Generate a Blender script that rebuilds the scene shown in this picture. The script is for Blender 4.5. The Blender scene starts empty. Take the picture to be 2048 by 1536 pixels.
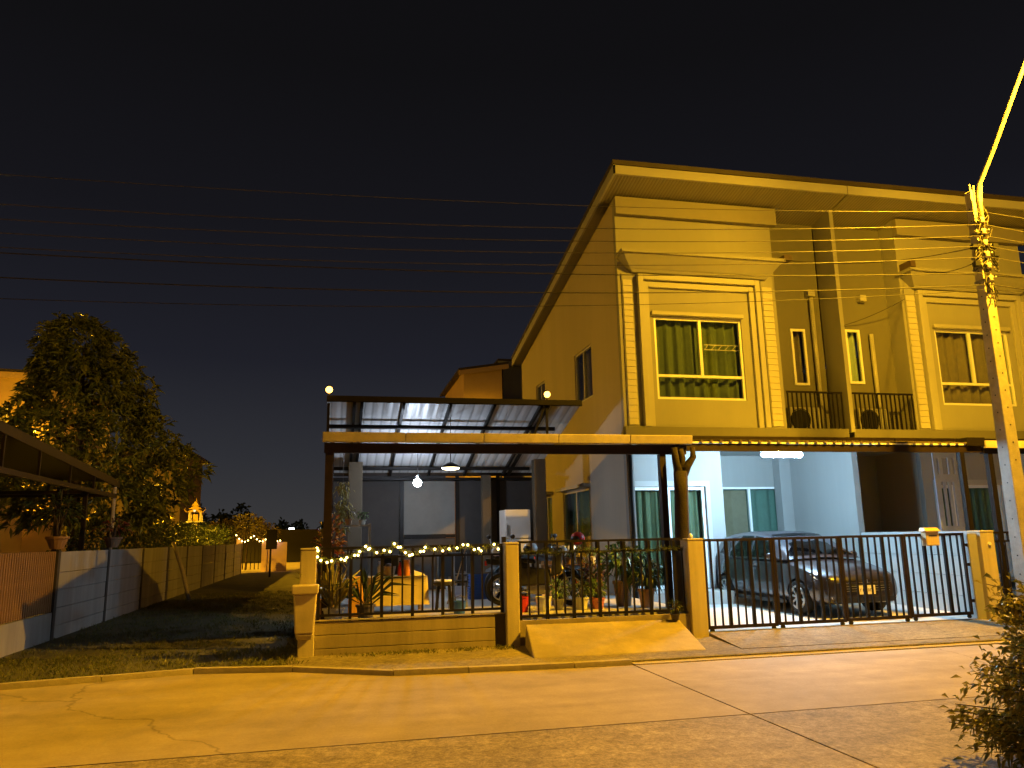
import bpy, math, random
import numpy as np
from mathutils import Vector, Matrix

# ------------------------------------------------------------------ camera, sky, exposure
SC = bpy.context.scene
COL = SC.collection
rnd = random.Random(7)
CAMH = 1.6
cam_d = bpy.data.cameras.new('camera')
cam_d.sensor_width = 36.0
cam_d.lens = 36.0 * 1540.0 / 2048.0
cam_d.clip_end = 2000.0
cam = bpy.data.objects.new('camera', cam_d)
COL.objects.link(cam)
RM = ((0.9757532, -0.0237790, 0.2175781), (-0.2180105, -0.1937871, 0.9565134), (-0.0194190, 0.9807554, 0.1942725))
cam.matrix_world = Matrix(((RM[0][0], RM[0][1], -RM[0][2], 0.0), (RM[1][0], RM[1][1], -RM[1][2], 0.0),
                           (RM[2][0], RM[2][1], -RM[2][2], CAMH), (0, 0, 0, 1)))
SC.camera = cam

world = bpy.data.worlds.new('World'); SC.world = world; world.use_nodes = True
wt = world.node_tree; wt.nodes.clear()
w_out = wt.nodes.new('ShaderNodeOutputWorld'); w_bg = wt.nodes.new('ShaderNodeBackground')
w_tc = wt.nodes.new('ShaderNodeTexCoord'); w_sep = wt.nodes.new('ShaderNodeSeparateXYZ'); w_rmp = wt.nodes.new('ShaderNodeValToRGB')
wt.links.new(w_tc.outputs['Generated'], w_sep.inputs[0]); wt.links.new(w_sep.outputs[2], w_rmp.inputs[0])
el = w_rmp.color_ramp.elements
el[0].position = 0.0; el[0].color = (0.043, 0.042, 0.043, 1)
el[1].position = 1.0; el[1].color = (0.0035, 0.0034, 0.0042, 1)
for p, c in ((0.10, (0.027, 0.028, 0.034, 1)), (0.22, (0.0135, 0.0140, 0.0205, 1)), (0.38, (0.0078, 0.0077, 0.0105, 1)), (0.55, (0.0052, 0.0050, 0.0060, 1))):
    e = el.new(p); e.color = c
wt.links.new(w_rmp.outputs[0], w_bg.inputs[0]); w_bg.inputs[1].default_value = 1.0
wt.links.new(w_bg.outputs[0], w_out.inputs[0])

SC.render.engine = 'CYCLES'
SC.view_settings.view_transform = 'Standard'; SC.view_settings.look = 'None'
SC.view_settings.exposure = 0.0; SC.view_settings.gamma = 1.0
SC.cycles.use_denoising = True
try: SC.cycles.denoiser = 'OPENIMAGEDENOISE'
except Exception: pass
SC.cycles.max_bounces = 6; SC.cycles.diffuse_bounces = 3; SC.cycles.glossy_bounces = 3
SC.cycles.transparent_max_bounces = 16; SC.cycles.transmission_bounces = 3
SC.cycles.sample_clamp_indirect = 4.0
SC.cycles.caustics_reflective = False; SC.cycles.caustics_refractive = False

SODIUM = (1.0, 0.50, 0.015)
IES = """IESNA:LM-63-1995
TILT=NONE
1 1000 1 20 1 1 2 0 0 0
1 1 100
0 10 20 30 40 50 55 60 63 66 68 70 75 80 85 90 100 110 150 180
0
720 740 820 960 1250 1780 2080 2150 1600 950 700 600 560 560 540 480 330 170 60 30
"""
ies_text = bpy.data.texts.new('street_lamp_profile'); ies_text.write(IES)

# ------------------------------------------------------------------ materials
MATS = {}
def nmat(name):
    m = bpy.data.materials.new(name); m.use_nodes = True; MATS[name] = m
    nt = m.node_tree; nt.nodes.clear()
    o = nt.nodes.new('ShaderNodeOutputMaterial'); b = nt.nodes.new('ShaderNodeBsdfPrincipled')
    nt.links.new(b.outputs[0], o.inputs[0])
    return m, nt, b, o
def mat(name, col, rough=0.6, var=0.15, scale=5.0, bump=0.0, bscale=60.0, metal=0.0, spec=0.4, stain=0.0, streak=False, island=0.0, coat=0.0):
    m, nt, b, o = nmat(name)
    L = nt.links; N = nt.nodes.new
    tc = N('ShaderNodeTexCoord'); src = tc.outputs['Object']
    if streak:
        mp = N('ShaderNodeMapping'); mp.inputs['Scale'].default_value = (1, 1, 0.12); L.new(src, mp.inputs[0]); nsrc = mp.outputs[0]
    else: nsrc = src
    n = N('ShaderNodeTexNoise'); n.inputs['Scale'].default_value = scale; n.inputs['Detail'].default_value = 6; n.inputs['Roughness'].default_value = 0.65
    L.new(nsrc, n.inputs[0])
    r = N('ShaderNodeValToRGB'); L.new(n.outputs[0], r.inputs[0])
    r.color_ramp.elements[0].position = 0.25; r.color_ramp.elements[1].position = 0.75
    r.color_ramp.elements[0].color = tuple(max(0, c * (1 - var)) for c in col) + (1,)
    r.color_ramp.elements[1].color = tuple(min(1, c * (1 + var)) for c in col) + (1,)
    out = r.outputs[0]
    if stain > 0:
        n2 = N('ShaderNodeTexNoise'); n2.inputs['Scale'].default_value = scale * 0.22; n2.inputs['Detail'].default_value = 8; n2.inputs['Roughness'].default_value = 0.75
        L.new(nsrc, n2.inputs[0])
        r2 = N('ShaderNodeValToRGB'); L.new(n2.outputs[0], r2.inputs[0])
        r2.color_ramp.elements[0].position = 0.42; r2.color_ramp.elements[0].color = (1 - stain, 1 - stain, 1 - stain * 1.05, 1)
        r2.color_ramp.elements[1].position = 0.62; r2.color_ramp.elements[1].color = (1, 1, 1, 1)
        mx = N('ShaderNodeMixRGB'); mx.blend_type = 'MULTIPLY'; mx.inputs[0].default_value = 1
        L.new(out, mx.inputs[1]); L.new(r2.outputs[0], mx.inputs[2]); out = mx.outputs[0]
    if island > 0:
        g = N('ShaderNodeNewGeometry'); mr = N('ShaderNodeMapRange'); L.new(g.outputs['Random Per Island'], mr.inputs[0])
        mr.inputs[3].default_value = 1 - island; mr.inputs[4].default_value = 1 + island
        mx = N('ShaderNodeMixRGB'); mx.blend_type = 'MULTIPLY'; mx.inputs[0].default_value = 1
        L.new(out, mx.inputs[1]); L.new(mr.outputs[0], mx.inputs[2]); out = mx.outputs[0]
    L.new(out, b.inputs['Base Color'])
    b.inputs['Roughness'].default_value = rough; b.inputs['Metallic'].default_value = metal
    b.inputs['Specular IOR Level'].default_value = spec
    b.inputs['Coat Weight'].default_value = coat
    if bump > 0:
        nb = N('ShaderNodeTexNoise'); nb.inputs['Scale'].default_value = bscale; nb.inputs['Detail'].default_value = 4
        L.new(src, nb.inputs[0])
        bp = N('ShaderNodeBump'); bp.inputs['Strength'].default_value = bump; bp.inputs['Distance'].default_value = 0.02
        L.new(nb.outputs[0], bp.inputs['Height']); L.new(bp.outputs[0], b.inputs['Normal'])
    return m
def emat(name, col, strength):
    m = bpy.data.materials.new(name); m.use_nodes = True; nt = m.node_tree; nt.nodes.clear()
    o = nt.nodes.new('ShaderNodeOutputMaterial'); e = nt.nodes.new('ShaderNodeEmission')
    e.inputs[0].default_value = col + (1,); e.inputs[1].default_value = strength
    nt.links.new(e.outputs[0], o.inputs[0]); MATS[name] = m
    return m
def glassmat(name, tint=(0.9, 0.95, 0.92), refl=0.12):
    m = bpy.data.materials.new(name); m.use_nodes = True; nt = m.node_tree; nt.nodes.clear()
    o = nt.nodes.new('ShaderNodeOutputMaterial'); t = nt.nodes.new('ShaderNodeBsdfTransparent'); g = nt.nodes.new('ShaderNodeBsdfGlossy')
    t.inputs[0].default_value = tint + (1,); g.inputs['Roughness'].default_value = 0.03
    mx = nt.nodes.new('ShaderNodeMixShader'); lw = nt.nodes.new('ShaderNodeLayerWeight'); lw.inputs[0].default_value = 0.5
    pw = nt.nodes.new('ShaderNodeMath'); pw.operation = 'POWER'; pw.inputs[1].default_value = 3.5
    ma = nt.nodes.new('ShaderNodeMath'); ma.operation = 'MULTIPLY_ADD'; ma.inputs[1].default_value = 0.6; ma.inputs[2].default_value = refl * 0.35
    nt.links.new(lw.outputs['Facing'], pw.inputs[0]); nt.links.new(pw.outputs[0], ma.inputs[0]); nt.links.new(ma.outputs[0], mx.inputs[0])
    nt.links.new(t.outputs[0], mx.inputs[1]); nt.links.new(g.outputs[0], mx.inputs[2]); nt.links.new(mx.outputs[0], o.inputs[0])
    MATS[name] = m
    return m
def leafmat(name, col, col2, trans=0.13):
    m, nt, b, o = nmat(name)
    L = nt.links; N = nt.nodes.new
    g = N('ShaderNodeNewGeometry'); r = N('ShaderNodeValToRGB'); L.new(g.outputs['Random Per Island'], r.inputs[0])
    r.color_ramp.elements[0].color = col + (1,); r.color_ramp.elements[1].color = col2 + (1,)
    L.new(r.outputs[0], b.inputs['Base Color']); b.inputs['Roughness'].default_value = 0.42; b.inputs['Specular IOR Level'].default_value = 0.35
    tr = N('ShaderNodeBsdfTranslucent'); L.new(r.outputs[0], tr.inputs[0])
    mx = N('ShaderNodeMixShader'); mx.inputs[0].default_value = trans
    L.new(b.outputs[0], mx.inputs[1]); L.new(tr.outputs[0], mx.inputs[2]); L.new(mx.outputs[0], o.inputs[0])
    return m
def roadmat(name, col, rough_agg):
    m, nt, b, o = nmat(name)
    L = nt.links; N = nt.nodes.new
    tc = N('ShaderNodeTexCoord'); src = tc.outputs['Object']
    def noise(s, d=6, r=0.6, dist=0.0):
        n = N('ShaderNodeTexNoise'); n.inputs['Scale'].default_value = s; n.inputs['Detail'].default_value = d
        n.inputs['Roughness'].default_value = r; n.inputs['Distortion'].default_value = dist; L.new(src, n.inputs[0]); return n.outputs[0]
    def ramp(i, p0, c0, p1, c1):
        r = N('ShaderNodeValToRGB'); L.new(i, r.inputs[0]); e = r.color_ramp.elements
        e[0].position = p0; e[1].position = p1; e[0].color = (c0, c0, c0, 1); e[1].color = (c1, c1, c1, 1); return r.outputs[0]
    def mul(a, b_):
        x = N('ShaderNodeMixRGB'); x.blend_type = 'MULTIPLY'; x.inputs[0].default_value = 1; L.new(a, x.inputs[1]); L.new(b_, x.inputs[2]); return x.outputs[0]
    base = N('ShaderNodeRGB'); base.outputs[0].default_value = col + (1,)
    c = mul(base.outputs[0], ramp(noise(0.55, 8, 0.65), 0.3, 0.74, 0.7, 1.12))
    c = mul(c, ramp(noise(2.6, 8, 0.7, 0.6), 0.3, 0.84, 0.7, 1.08))
    mp = N('ShaderNodeMapping'); mp.inputs['Scale'].default_value = (0.25, 2.2, 1); L.new(src, mp.inputs[0])
    ns = N('ShaderNodeTexNoise'); ns.inputs['Scale'].default_value = 1.4; ns.inputs['Detail'].default_value = 7; L.new(mp.outputs[0], ns.inputs[0])
    c = mul(c, ramp(ns.outputs[0], 0.3, 0.86, 0.7, 1.06))
    if rough_agg:
        c = mul(c, ramp(noise(10, 6, 0.78, 0.4), 0.34, 0.58, 0.64, 1.22)); c = mul(c, ramp(noise(30, 4, 0.7, 0.3), 0.32, 0.66, 0.66, 1.2))
        c = mul(c, ramp(noise(75, 3, 0.6), 0.3, 0.75, 0.7, 1.15))
    else:
        c = mul(c, ramp(noise(38, 5, 0.7), 0.3, 0.88, 0.7, 1.08))
    # hairline cracks with a wandering course
    vo = N('ShaderNodeTexVoronoi'); vo.feature = 'DISTANCE_TO_EDGE'; vo.inputs['Scale'].default_value = 0.13
    nd = N('ShaderNodeTexNoise'); nd.inputs['Scale'].default_value = 1.3; nd.inputs['Detail'].default_value = 6; L.new(src, nd.inputs[0])
    va = N('ShaderNodeVectorMath'); va.operation = 'SCALE'; va.inputs['Scale'].default_value = 1.1; L.new(nd.outputs['Color'], va.inputs[0])
    vb = N('ShaderNodeVectorMath'); vb.operation = 'ADD'; L.new(src, vb.inputs[0]); L.new(va.outputs[0], vb.inputs[1]); L.new(vb.outputs[0], vo.inputs['Vector'])
    c = mul(c, ramp(vo.outputs['Distance'], 0.0006, 0.62, 0.003, 1.0))
    L.new(c, b.inputs['Base Color']); b.inputs['Roughness'].default_value = 0.75; b.inputs['Specular IOR Level'].default_value = 0.3
    bp = N('ShaderNodeBump'); bp.inputs['Strength'].default_value = 0.55 if rough_agg else 0.25; bp.inputs['Distance'].default_value = 0.012
    L.new(noise(26 if rough_agg else 45, 5, 0.7), bp.inputs['Height']); L.new(bp.outputs[0], b.inputs['Normal'])
    return m
def stripemat(name, c1, c2, axis, freq, rough=0.5, bump=0.6):
    m, nt, b, o = nmat(name); L = nt.links; N = nt.nodes.new
    tc = N('ShaderNodeTexCoord'); w = N('ShaderNodeTexWave'); w.bands_direction = axis; w.inputs['Scale'].default_value = freq
    L.new(tc.outputs['Object'], w.inputs[0]); r = N('ShaderNodeValToRGB'); L.new(w.outputs[0], r.inputs[0])
    r.color_ramp.elements[0].position = 0.0; r.color_ramp.elements[1].position = 0.18
    r.color_ramp.elements[0].color = c1 + (1,); r.color_ramp.elements[1].color = c2 + (1,)
    L.new(r.outputs[0], b.inputs['Base Color']); b.inputs['Roughness'].default_value = rough
    bp = N('ShaderNodeBump'); bp.inputs['Strength'].default_value = bump; bp.inputs['Distance'].default_value = 0.01
    L.new(w.outputs[0], bp.inputs['Height']); L.new(bp.outputs[0], b.inputs['Normal'])
    return m

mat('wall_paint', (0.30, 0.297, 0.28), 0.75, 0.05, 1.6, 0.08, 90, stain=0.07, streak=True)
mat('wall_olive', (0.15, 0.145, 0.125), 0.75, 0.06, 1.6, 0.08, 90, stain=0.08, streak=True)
mat('wall_grey', (0.27, 0.27, 0.25), 0.75, 0.06, 1.6, 0.08, 90, stain=0.08, streak=True)
mat('wall_beige', (0.50, 0.44, 0.35), 0.8, 0.06, 1.2, 0.08, 90, stain=0.10, streak=True)
mat('trim_white', (0.37, 0.365, 0.345), 0.55, 0.03, 3)
mat('siding', (0.47, 0.45, 0.40), 0.6, 0.08, 9, 0.12, 70, island=0.05)
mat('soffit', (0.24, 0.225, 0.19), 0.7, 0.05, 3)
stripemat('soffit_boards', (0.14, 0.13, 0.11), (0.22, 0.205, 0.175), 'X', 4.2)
mat('roof_dark', (0.05, 0.04, 0.035), 0.6, 0.2, 4)
mat('frame_white', (0.78, 0.79, 0.78), 0.35, 0.02, 4)
mat('frame_alu', (0.50, 0.50, 0.49), 0.35, 0.03, 4, metal=0.3)
mat('frame_brown', (0.10, 0.07, 0.05), 0.5, 0.1, 4)
mat('curtain_green', (0.12, 0.145, 0.085), 0.85, 0.10, 8)
mat('curtain_teal', (0.10, 0.18, 0.15), 0.85, 0.10, 8)
mat('curtain_brown', (0.24, 0.18, 0.12), 0.85, 0.10, 8)
mat('curtain_pale', (0.45, 0.50, 0.44), 0.85, 0.10, 8)
glassmat('glass')
glassmat('glass_dark', (0.16, 0.17, 0.18), 0.15)
mat('metal_black', (0.008, 0.006, 0.005), 0.5, 0.3, 12, 0.05, 80, spec=0.25)
mat('metal_brown', (0.018, 0.011, 0.007), 0.5, 0.3, 10, 0.05, 80, spec=0.25)
mat('steel_grey', (0.26, 0.26, 0.27), 0.4, 0.15, 10, metal=0.6)
mat('lattice_grey', (0.42, 0.47, 0.58), 0.5, 0.1, 8)
mat('gutter', (0.52, 0.46, 0.36), 0.45, 0.15, 6, 0.0, 60, stain=0.2)
stripemat('roof_sheet', (0.42, 0.42, 0.42), (0.66, 0.66, 0.66), 'X', 1.6, 0.4, 0.8)
mat('sheet_top', (0.05, 0.042, 0.035), 0.5, 0.2, 3)
mat('pillar_paint', (0.50, 0.43, 0.31), 0.75, 0.12, 5, 0.18, 60, stain=0.22, streak=True)
mat('plank_concrete', (0.36, 0.30, 0.22), 0.85, 0.14, 4, 0.25, 60, stain=0.25, streak=True)
mat('plank_grey', (0.40, 0.37, 0.34), 0.85, 0.12, 4, 0.25, 60, stain=0.22, streak=True)
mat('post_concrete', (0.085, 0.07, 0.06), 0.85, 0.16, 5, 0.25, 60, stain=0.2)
mat('pole_concrete', (0.48, 0.44, 0.38), 0.8, 0.16, 7, 0.25, 70, stain=0.25)
mat('slat_brown', (0.32, 0.18, 0.08), 0.55, 0.15, 6, island=0.1)
roadmat('road_rough', (0.42, 0.34, 0.26), True)
roadmat('road_smooth', (0.42, 0.34, 0.265), False)
roadmat('verge_sand', (0.30, 0.25, 0.17), True)
mat('kerb_concrete', (0.46, 0.39, 0.29), 0.8, 0.16, 7, 0.3, 50, stain=0.2)
mat('ramp_concrete', (0.40, 0.33, 0.21), 0.8, 0.12, 3.0, 0.3, 45, stain=0.30)
mat('soil', (0.035, 0.030, 0.020), 0.95, 0.35, 3, 0.5, 25)
mat('joint_dark', (0.05, 0.04, 0.03), 0.9, 0.3, 8)
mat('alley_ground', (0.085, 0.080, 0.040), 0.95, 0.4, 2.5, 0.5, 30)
mat('asphalt_far', (0.32, 0.26, 0.19), 0.9, 0.2, 1.2)
mat('tile_floor', (0.50, 0.47, 0.43), 0.35, 0.08, 3, stain=0.15)
mat('drive_concrete', (0.52, 0.50, 0.47), 0.6, 0.08, 2, 0.1, 50, stain=0.12)
leafmat('leaf_mango', (0.090, 0.120, 0.018), (0.200, 0.200, 0.035))
leafmat('leaf_hedge', (0.022, 0.040, 0.014), (0.048, 0.066, 0.022))
leafmat('leaf_shrub', (0.12, 0.12, 0.025), (0.34, 0.27, 0.06), 0.5)
leafmat('leaf_gold', (0.16, 0.15, 0.03), (0.30, 0.24, 0.05))
leafmat('leaf_bright', (0.06, 0.12, 0.03), (0.14, 0.22, 0.06))
leafmat('leaf_red', (0.16, 0.03, 0.03), (0.12, 0.11, 0.03))
leafmat('grass_blade', (0.080, 0.100, 0.022), (0.180, 0.160, 0.040))
leafmat('tinsel', (0.10, 0.16, 0.03), (0.30, 0.30, 0.06))
mat('bark', (0.075, 0.052, 0.036), 0.9, 0.35, 9, 0.6, 40)
mat('bark_dark', (0.022, 0.015, 0.010), 0.9, 0.35, 9, 0.6, 40)
mat('column_brown', (0.085, 0.066, 0.042), 0.8, 0.12, 5, 0.15, 60)
mat('bark_pale', (0.34, 0.28, 0.20), 0.9, 0.2, 9, 0.4, 40)
mat('terracotta', (0.33, 0.19, 0.10), 0.75, 0.15, 6, 0.15, 60)
mat('pot_dark', (0.06, 0.05, 0.045), 0.6, 0.2, 6)
mat('pot_white', (0.60, 0.58, 0.54), 0.6, 0.1, 6)
mat('pot_pink', (0.45, 0.16, 0.18), 0.6, 0.1, 6)
mat('pot_grey', (0.28, 0.28, 0.27), 0.7, 0.1, 6)
mat('planter_cream', (0.56, 0.47, 0.33), 0.6, 0.10, 5, 0.1, 60, stain=0.15)
mat('car_paint', (0.020, 0.017, 0.022), 0.3, 0.05, 3, metal=0.2, spec=0.5, coat=0.8)
mat('black_plastic', (0.012, 0.012, 0.013), 0.5, 0.1, 8)
mat('rubber', (0.012, 0.012, 0.012), 0.8, 0.15, 20)
mat('alloy', (0.62, 0.62, 0.63), 0.3, 0.05, 8, metal=0.85)
mat('chrome', (0.75, 0.75, 0.76), 0.15, 0.03, 8, metal=1.0)
mat('lens_clear', (0.75, 0.78, 0.82), 0.12, 0.05, 20, spec=0.9)
mat('lens_red', (0.35, 0.02, 0.02), 0.2, 0.05, 20, spec=0.8)
mat('plate_white', (0.72, 0.70, 0.62), 0.5, 0.03, 20)
mat('plastic_blue', (0.03, 0.10, 0.40), 0.45, 0.08, 6)
mat('plastic_red', (0.45, 0.03, 0.03), 0.4, 0.08, 6)
mat('plastic_orange', (0.55, 0.20, 0.03), 0.45, 0.08, 6)
mat('plastic_white', (0.72, 0.73, 0.75), 0.4, 0.04, 6)
mat('plastic_black', (0.02, 0.02, 0.022), 0.5, 0.1, 6)
mat('fridge_white', (0.62, 0.62, 0.61), 0.35, 0.04, 3)
mat('cloth_cream', (0.50, 0.42, 0.24), 0.9, 0.12, 6, 0.15, 50)
mat('cloth_orange', (0.50, 0.26, 0.05), 0.9, 0.12, 6)
mat('cloth_grey', (0.22, 0.21, 0.20), 0.9, 0.15, 5, 0.15, 40)
mat('screen_dark', (0.050, 0.045, 0.042), 0.8, 0.15, 4)
mat('screen_bulb_lit', (0.20, 0.19, 0.17), 0.85, 0.12, 3)  # paler than the other panels: bulb light put into the colour
mat('wood', (0.22, 0.13, 0.07), 0.6, 0.25, 8, 0.2, 40, streak=True)
mat('wood_pale', (0.42, 0.31, 0.19), 0.6, 0.2, 8)
mat('cable', (0.030, 0.026, 0.022), 0.6, 0.1, 5)
mat('cable_bare', (0.075, 0.068, 0.058), 0.4, 0.1, 5)
mat('porcelain', (0.50, 0.45, 0.38), 0.3, 0.1, 9)
mat('galvanised', (0.55, 0.53, 0.50), 0.42, 0.08, 9, metal=0.35)
mat('stucco_salmon', (0.52, 0.36, 0.24), 0.85, 0.06, 1.2, 0.1, 60, stain=0.1)
mat('stucco_brown', (0.09, 0.065, 0.06), 0.85, 0.08, 1.2)
mat('stucco_pink', (0.46, 0.33, 0.33), 0.85, 0.08, 1.2)
mat('gold_paint', (0.62, 0.42, 0.07), 0.4, 0.12, 9, metal=0.3)
mat('shrine_white', (0.70, 0.66, 0.60), 0.6, 0.06, 9)
mat('far_dark', (0.012, 0.013, 0.012), 1.0, 0.3, 2)
mat('far_wall', (0.022, 0.019, 0.016), 0.9, 0.1, 1)
mat('mailbox_tan', (0.56, 0.42, 0.24), 0.55, 0.08, 6)
emat('em_tube', (0.44, 0.73, 1.0), 1080.0)
emat('em_bulb', (0.70, 0.82, 1.0), 430.0)
emat('em_warm', (1.0, 0.80, 0.46), 9.0)
emat('em_flood', (1.0, 0.45, 0.07), 9.0)
emat('em_fairy', (1.0, 0.70, 0.20), 16.0)
emat('em_fairy_blue', (0.18, 0.12, 1.0), 20.0)
emat('em_sodium', SODIUM, 160.0)
emat('em_shrine', (1.0, 0.75, 0.35), 1.5)
emat('em_distant', (0.9, 0.97, 1.0), 10.0)

# ------------------------------------------------------------------ mesh builder
ORG = {}
class MB:
    def __init__(s): s.v = []; s.f = []
    def q(s, *p):
        n = len(s.v); s.v += [tuple(x) for x in p]; s.f.append(tuple(range(n, n + len(p)))); return s
    def box(s, x0, x1, y0, y1, z0, z1):
        n = len(s.v)
        s.v += [(x0, y0, z0), (x1, y0, z0), (x1, y1, z0), (x0, y1, z0), (x0, y0, z1), (x1, y0, z1), (x1, y1, z1), (x0, y1, z1)]
        s.f += [(n, n+3, n+2, n+1), (n+4, n+5, n+6, n+7), (n, n+1, n+5, n+4), (n+1, n+2, n+6, n+5), (n+2, n+3, n+7, n+6), (n+3, n, n+4, n+7)]
        return s
    def hexa(s, a):      # eight corner points, bottom ring then top ring
        n = len(s.v); s.v += [tuple(x) for x in a]
        s.f += [(n, n+3, n+2, n+1), (n+4, n+5, n+6, n+7), (n, n+1, n+5, n+4), (n+1, n+2, n+6, n+5), (n+2, n+3, n+7, n+6), (n+3, n, n+4, n+7)]
        return s
    def bar(s, p, q_, w, h=None):    # square bar between two points
        h = h or w; p = Vector(p); q_ = Vector(q_); d = (q_ - p).normalized()
        up = Vector((0, 0, 1)) if abs(d.z) < 0.95 else Vector((0, 1, 0))
        a = d.cross(up).normalized(); b = a.cross(d)
        a *= w / 2; b *= h / 2
        return s.hexa([p-a-b, p+a-b, p+a+b, p-a+b, q_-a-b, q_+a-b, q_+a+b, q_-a+b])
    def tube(s, pts, r, n=8, cap=True):
        pts = [Vector(p) for p in pts]; rs = r if isinstance(r, (list, tuple)) else [r] * len(pts)
        base = len(s.v); prev = None
        for i, p in enumerate(pts):
            d = (pts[min(i+1, len(pts)-1)] - pts[max(i-1, 0)]).normalized()
            if prev is None:
                up = Vector((0, 0, 1)) if abs(d.z) < 0.9 else Vector((1, 0, 0)); a = d.cross(up).normalized()
            else:
                a = (prev - d * prev.dot(d)).normalized()
            prev = a; b = d.cross(a)
            for k in range(n):
                t = 2 * math.pi * k / n; s.v.append(tuple(p + (a * math.cos(t) + b * math.sin(t)) * rs[i]))
        for i in range(len(pts) - 1):
            for k in range(n):
                k2 = (k + 1) % n
                s.f.append((base+i*n+k, base+i*n+k2, base+(i+1)*n+k2, base+(i+1)*n+k))
        if cap:
            s.f.append(tuple(base + k for k in range(n))[::-1]); s.f.append(tuple(base + (len(pts)-1)*n + k for k in range(n)))
        return s
    def lathe(s, prof, c=(0, 0, 0), n=16, M=None):     # (radius, z) profile about z
        base = len(s.v); c = Vector(c)
        for (r, z) in prof:
            for k in range(n):
                t = 2 * math.pi * k / n; p = Vector((r * math.cos(t), r * math.sin(t), z))
                s.v.append(tuple((M @ p if M else p) + c))
        for i in range(len(prof) - 1):
            for k in range(n):
                k2 = (k + 1) % n
                s.f.append((base+i*n+k, base+i*n+k2, base+(i+1)*n+k2, base+(i+1)*n+k))
        s.f.append(tuple(base + k for k in range(n))[::-1]); s.f.append(tuple(base + (len(prof)-1)*n + k for k in range(n)))
        return s
    def ball(s, c, r, nu=8, nv=5, sc=(1, 1, 1)):
        prof = [(max(1e-4, r * math.sin(math.pi * i / nv)), -r * math.cos(math.pi * i / nv)) for i in range(nv + 1)]
        return s.lathe(prof, c, nu, Matrix.Diagonal(sc))
    def torus(s, c, R, r, axis='x', n=20, m=8):
        base = len(s.v); c = Vector(c)
        for i in range(n):
            t = 2*math.pi*i/n
            for k in range(m):
                u = 2*math.pi*k/m; rr = R + r*math.cos(u); a = rr*math.cos(t); b = rr*math.sin(t); h = r*math.sin(u)
                p = {'x': (h, a, b), 'y': (a, h, b), 'z': (a, b, h)}[axis]; s.v.append(tuple(c + Vector(p)))
        for i in range(n):
            for k in range(m):
                i2 = (i+1) % n; k2 = (k+1) % m
                s.f.append((base+i*m+k, base+i2*m+k, base+i2*m+k2, base+i*m+k2))
        return s
    def prism(s, poly, z0, z1):        # vertical prism over an xy outline (counter-clockwise)
        n = len(s.v); k = len(poly)
        zz0 = z0 if callable(z0) else (lambda x, y: z0); zz1 = z1 if callable(z1) else (lambda x, y: z1)
        s.v += [(x, y, zz0(x, y)) for x, y in poly] + [(x, y, zz1(x, y)) for x, y in poly]
        s.f.append(tuple(range(n, n+k))[::-1]); s.f.append(tuple(range(n+k, n+2*k)))
        for i in range(k):
            j = (i+1) % k; s.f.append((n+i, n+j, n+k+j, n+k+i))
        return s
    def holed(s, axis, pos, th, u0, u1, v0, v1, holes):
        """wall sheet with real openings; axis 'y' = wall in xz facing -y (from pos to pos+th), 'x' = wall in yz facing -x"""
        us = sorted(set([u0, u1] + [h[0] for h in holes] + [h[1] for h in holes])); vs = sorted(set([v0, v1] + [h[2] for h in holes] + [h[3] for h in holes]))
        P = (lambda u, v, d: (u, pos + d, v)) if axis == 'y' else (lambda u, v, d: (pos + d, u, v))
        def solid(i, j):
            if i < 0 or j < 0 or i >= len(us)-1 or j >= len(vs)-1: return False
            cu = (us[i]+us[i+1])/2; cv = (vs[j]+vs[j+1])/2
            return not any(h[0] < cu < h[1] and h[2] < cv < h[3] for h in holes)
        for i in range(len(us)-1):
            for j in range(len(vs)-1):
                if not solid(i, j): continue
                a, b, c, d = us[i], us[i+1], vs[j], vs[j+1]
                s.q(P(a,c,0), P(b,c,0), P(b,d,0), P(a,d,0)); s.q(P(a,c,th), P(a,d,th), P(b,d,th), P(b,c,th))
                if not solid(i-1, j): s.q(P(a,c,0), P(a,d,0), P(a,d,th), P(a,c,th))
                if not solid(i+1, j): s.q(P(b,c,0), P(b,c,th), P(b,d,th), P(b,d,0))
                if not solid(i, j-1): s.q(P(a,c,0), P(a,c,th), P(b,c,th), P(b,c,0))
                if not solid(i, j+1): s.q(P(a,d,0), P(b,d,0), P(b,d,th), P(a,d,th))
        return s
    def build(s, name, material, parent=None, smooth=False, local=False, bevel=0.0):
        me = bpy.data.meshes.new(name); o = bpy.data.objects.new(name, me); COL.objects.link(o)
        org = Vector((0, 0, 0))
        if parent is not None:
            o.parent = parent; org = ORG[parent.name]; ORG[o.name] = org
            vv = s.v if local else [tuple(Vector(p) - org) for p in s.v]
        else:
            arr = np.array(s.v); mn = arr.min(0); mx = arr.max(0)
            org = Vector(((mn[0]+mx[0])/2, (mn[1]+mx[1])/2, mn[2])); o.location = org; ORG[o.name] = org
            vv = [tuple(p) for p in (arr - np.array(org))]
        me.from_pydata(vv, [], s.f); me.materials.append(MATS[material])
        if smooth:
            me.polygons.foreach_set('use_smooth', [True] * len(me.polygons))
        if bevel > 0:
            b = o.modifiers.new('edge', 'BEVEL'); b.width = bevel; b.segments = 2; b.limit_method = 'ANGLE'; b.angle_limit = 0.7
        me.update()
        return o
def tag(o, label, cat, group=None, kind=None):
    if label: o['label'] = label
    if cat: o['category'] = cat
    if group: o['group'] = group
    if kind: o['kind'] = kind
    return o
def thing(name, label, cat, loc=(0, 0, 0), rz=0.0, group=None, kind=None):
    o = bpy.data.objects.new(name, None); COL.objects.link(o); o.empty_display_size = 0.2
    o.location = loc; o.rotation_euler = (0, 0, rz); ORG[o.name] = Vector(loc)
    return tag(o, label, cat, group, kind)
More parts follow.
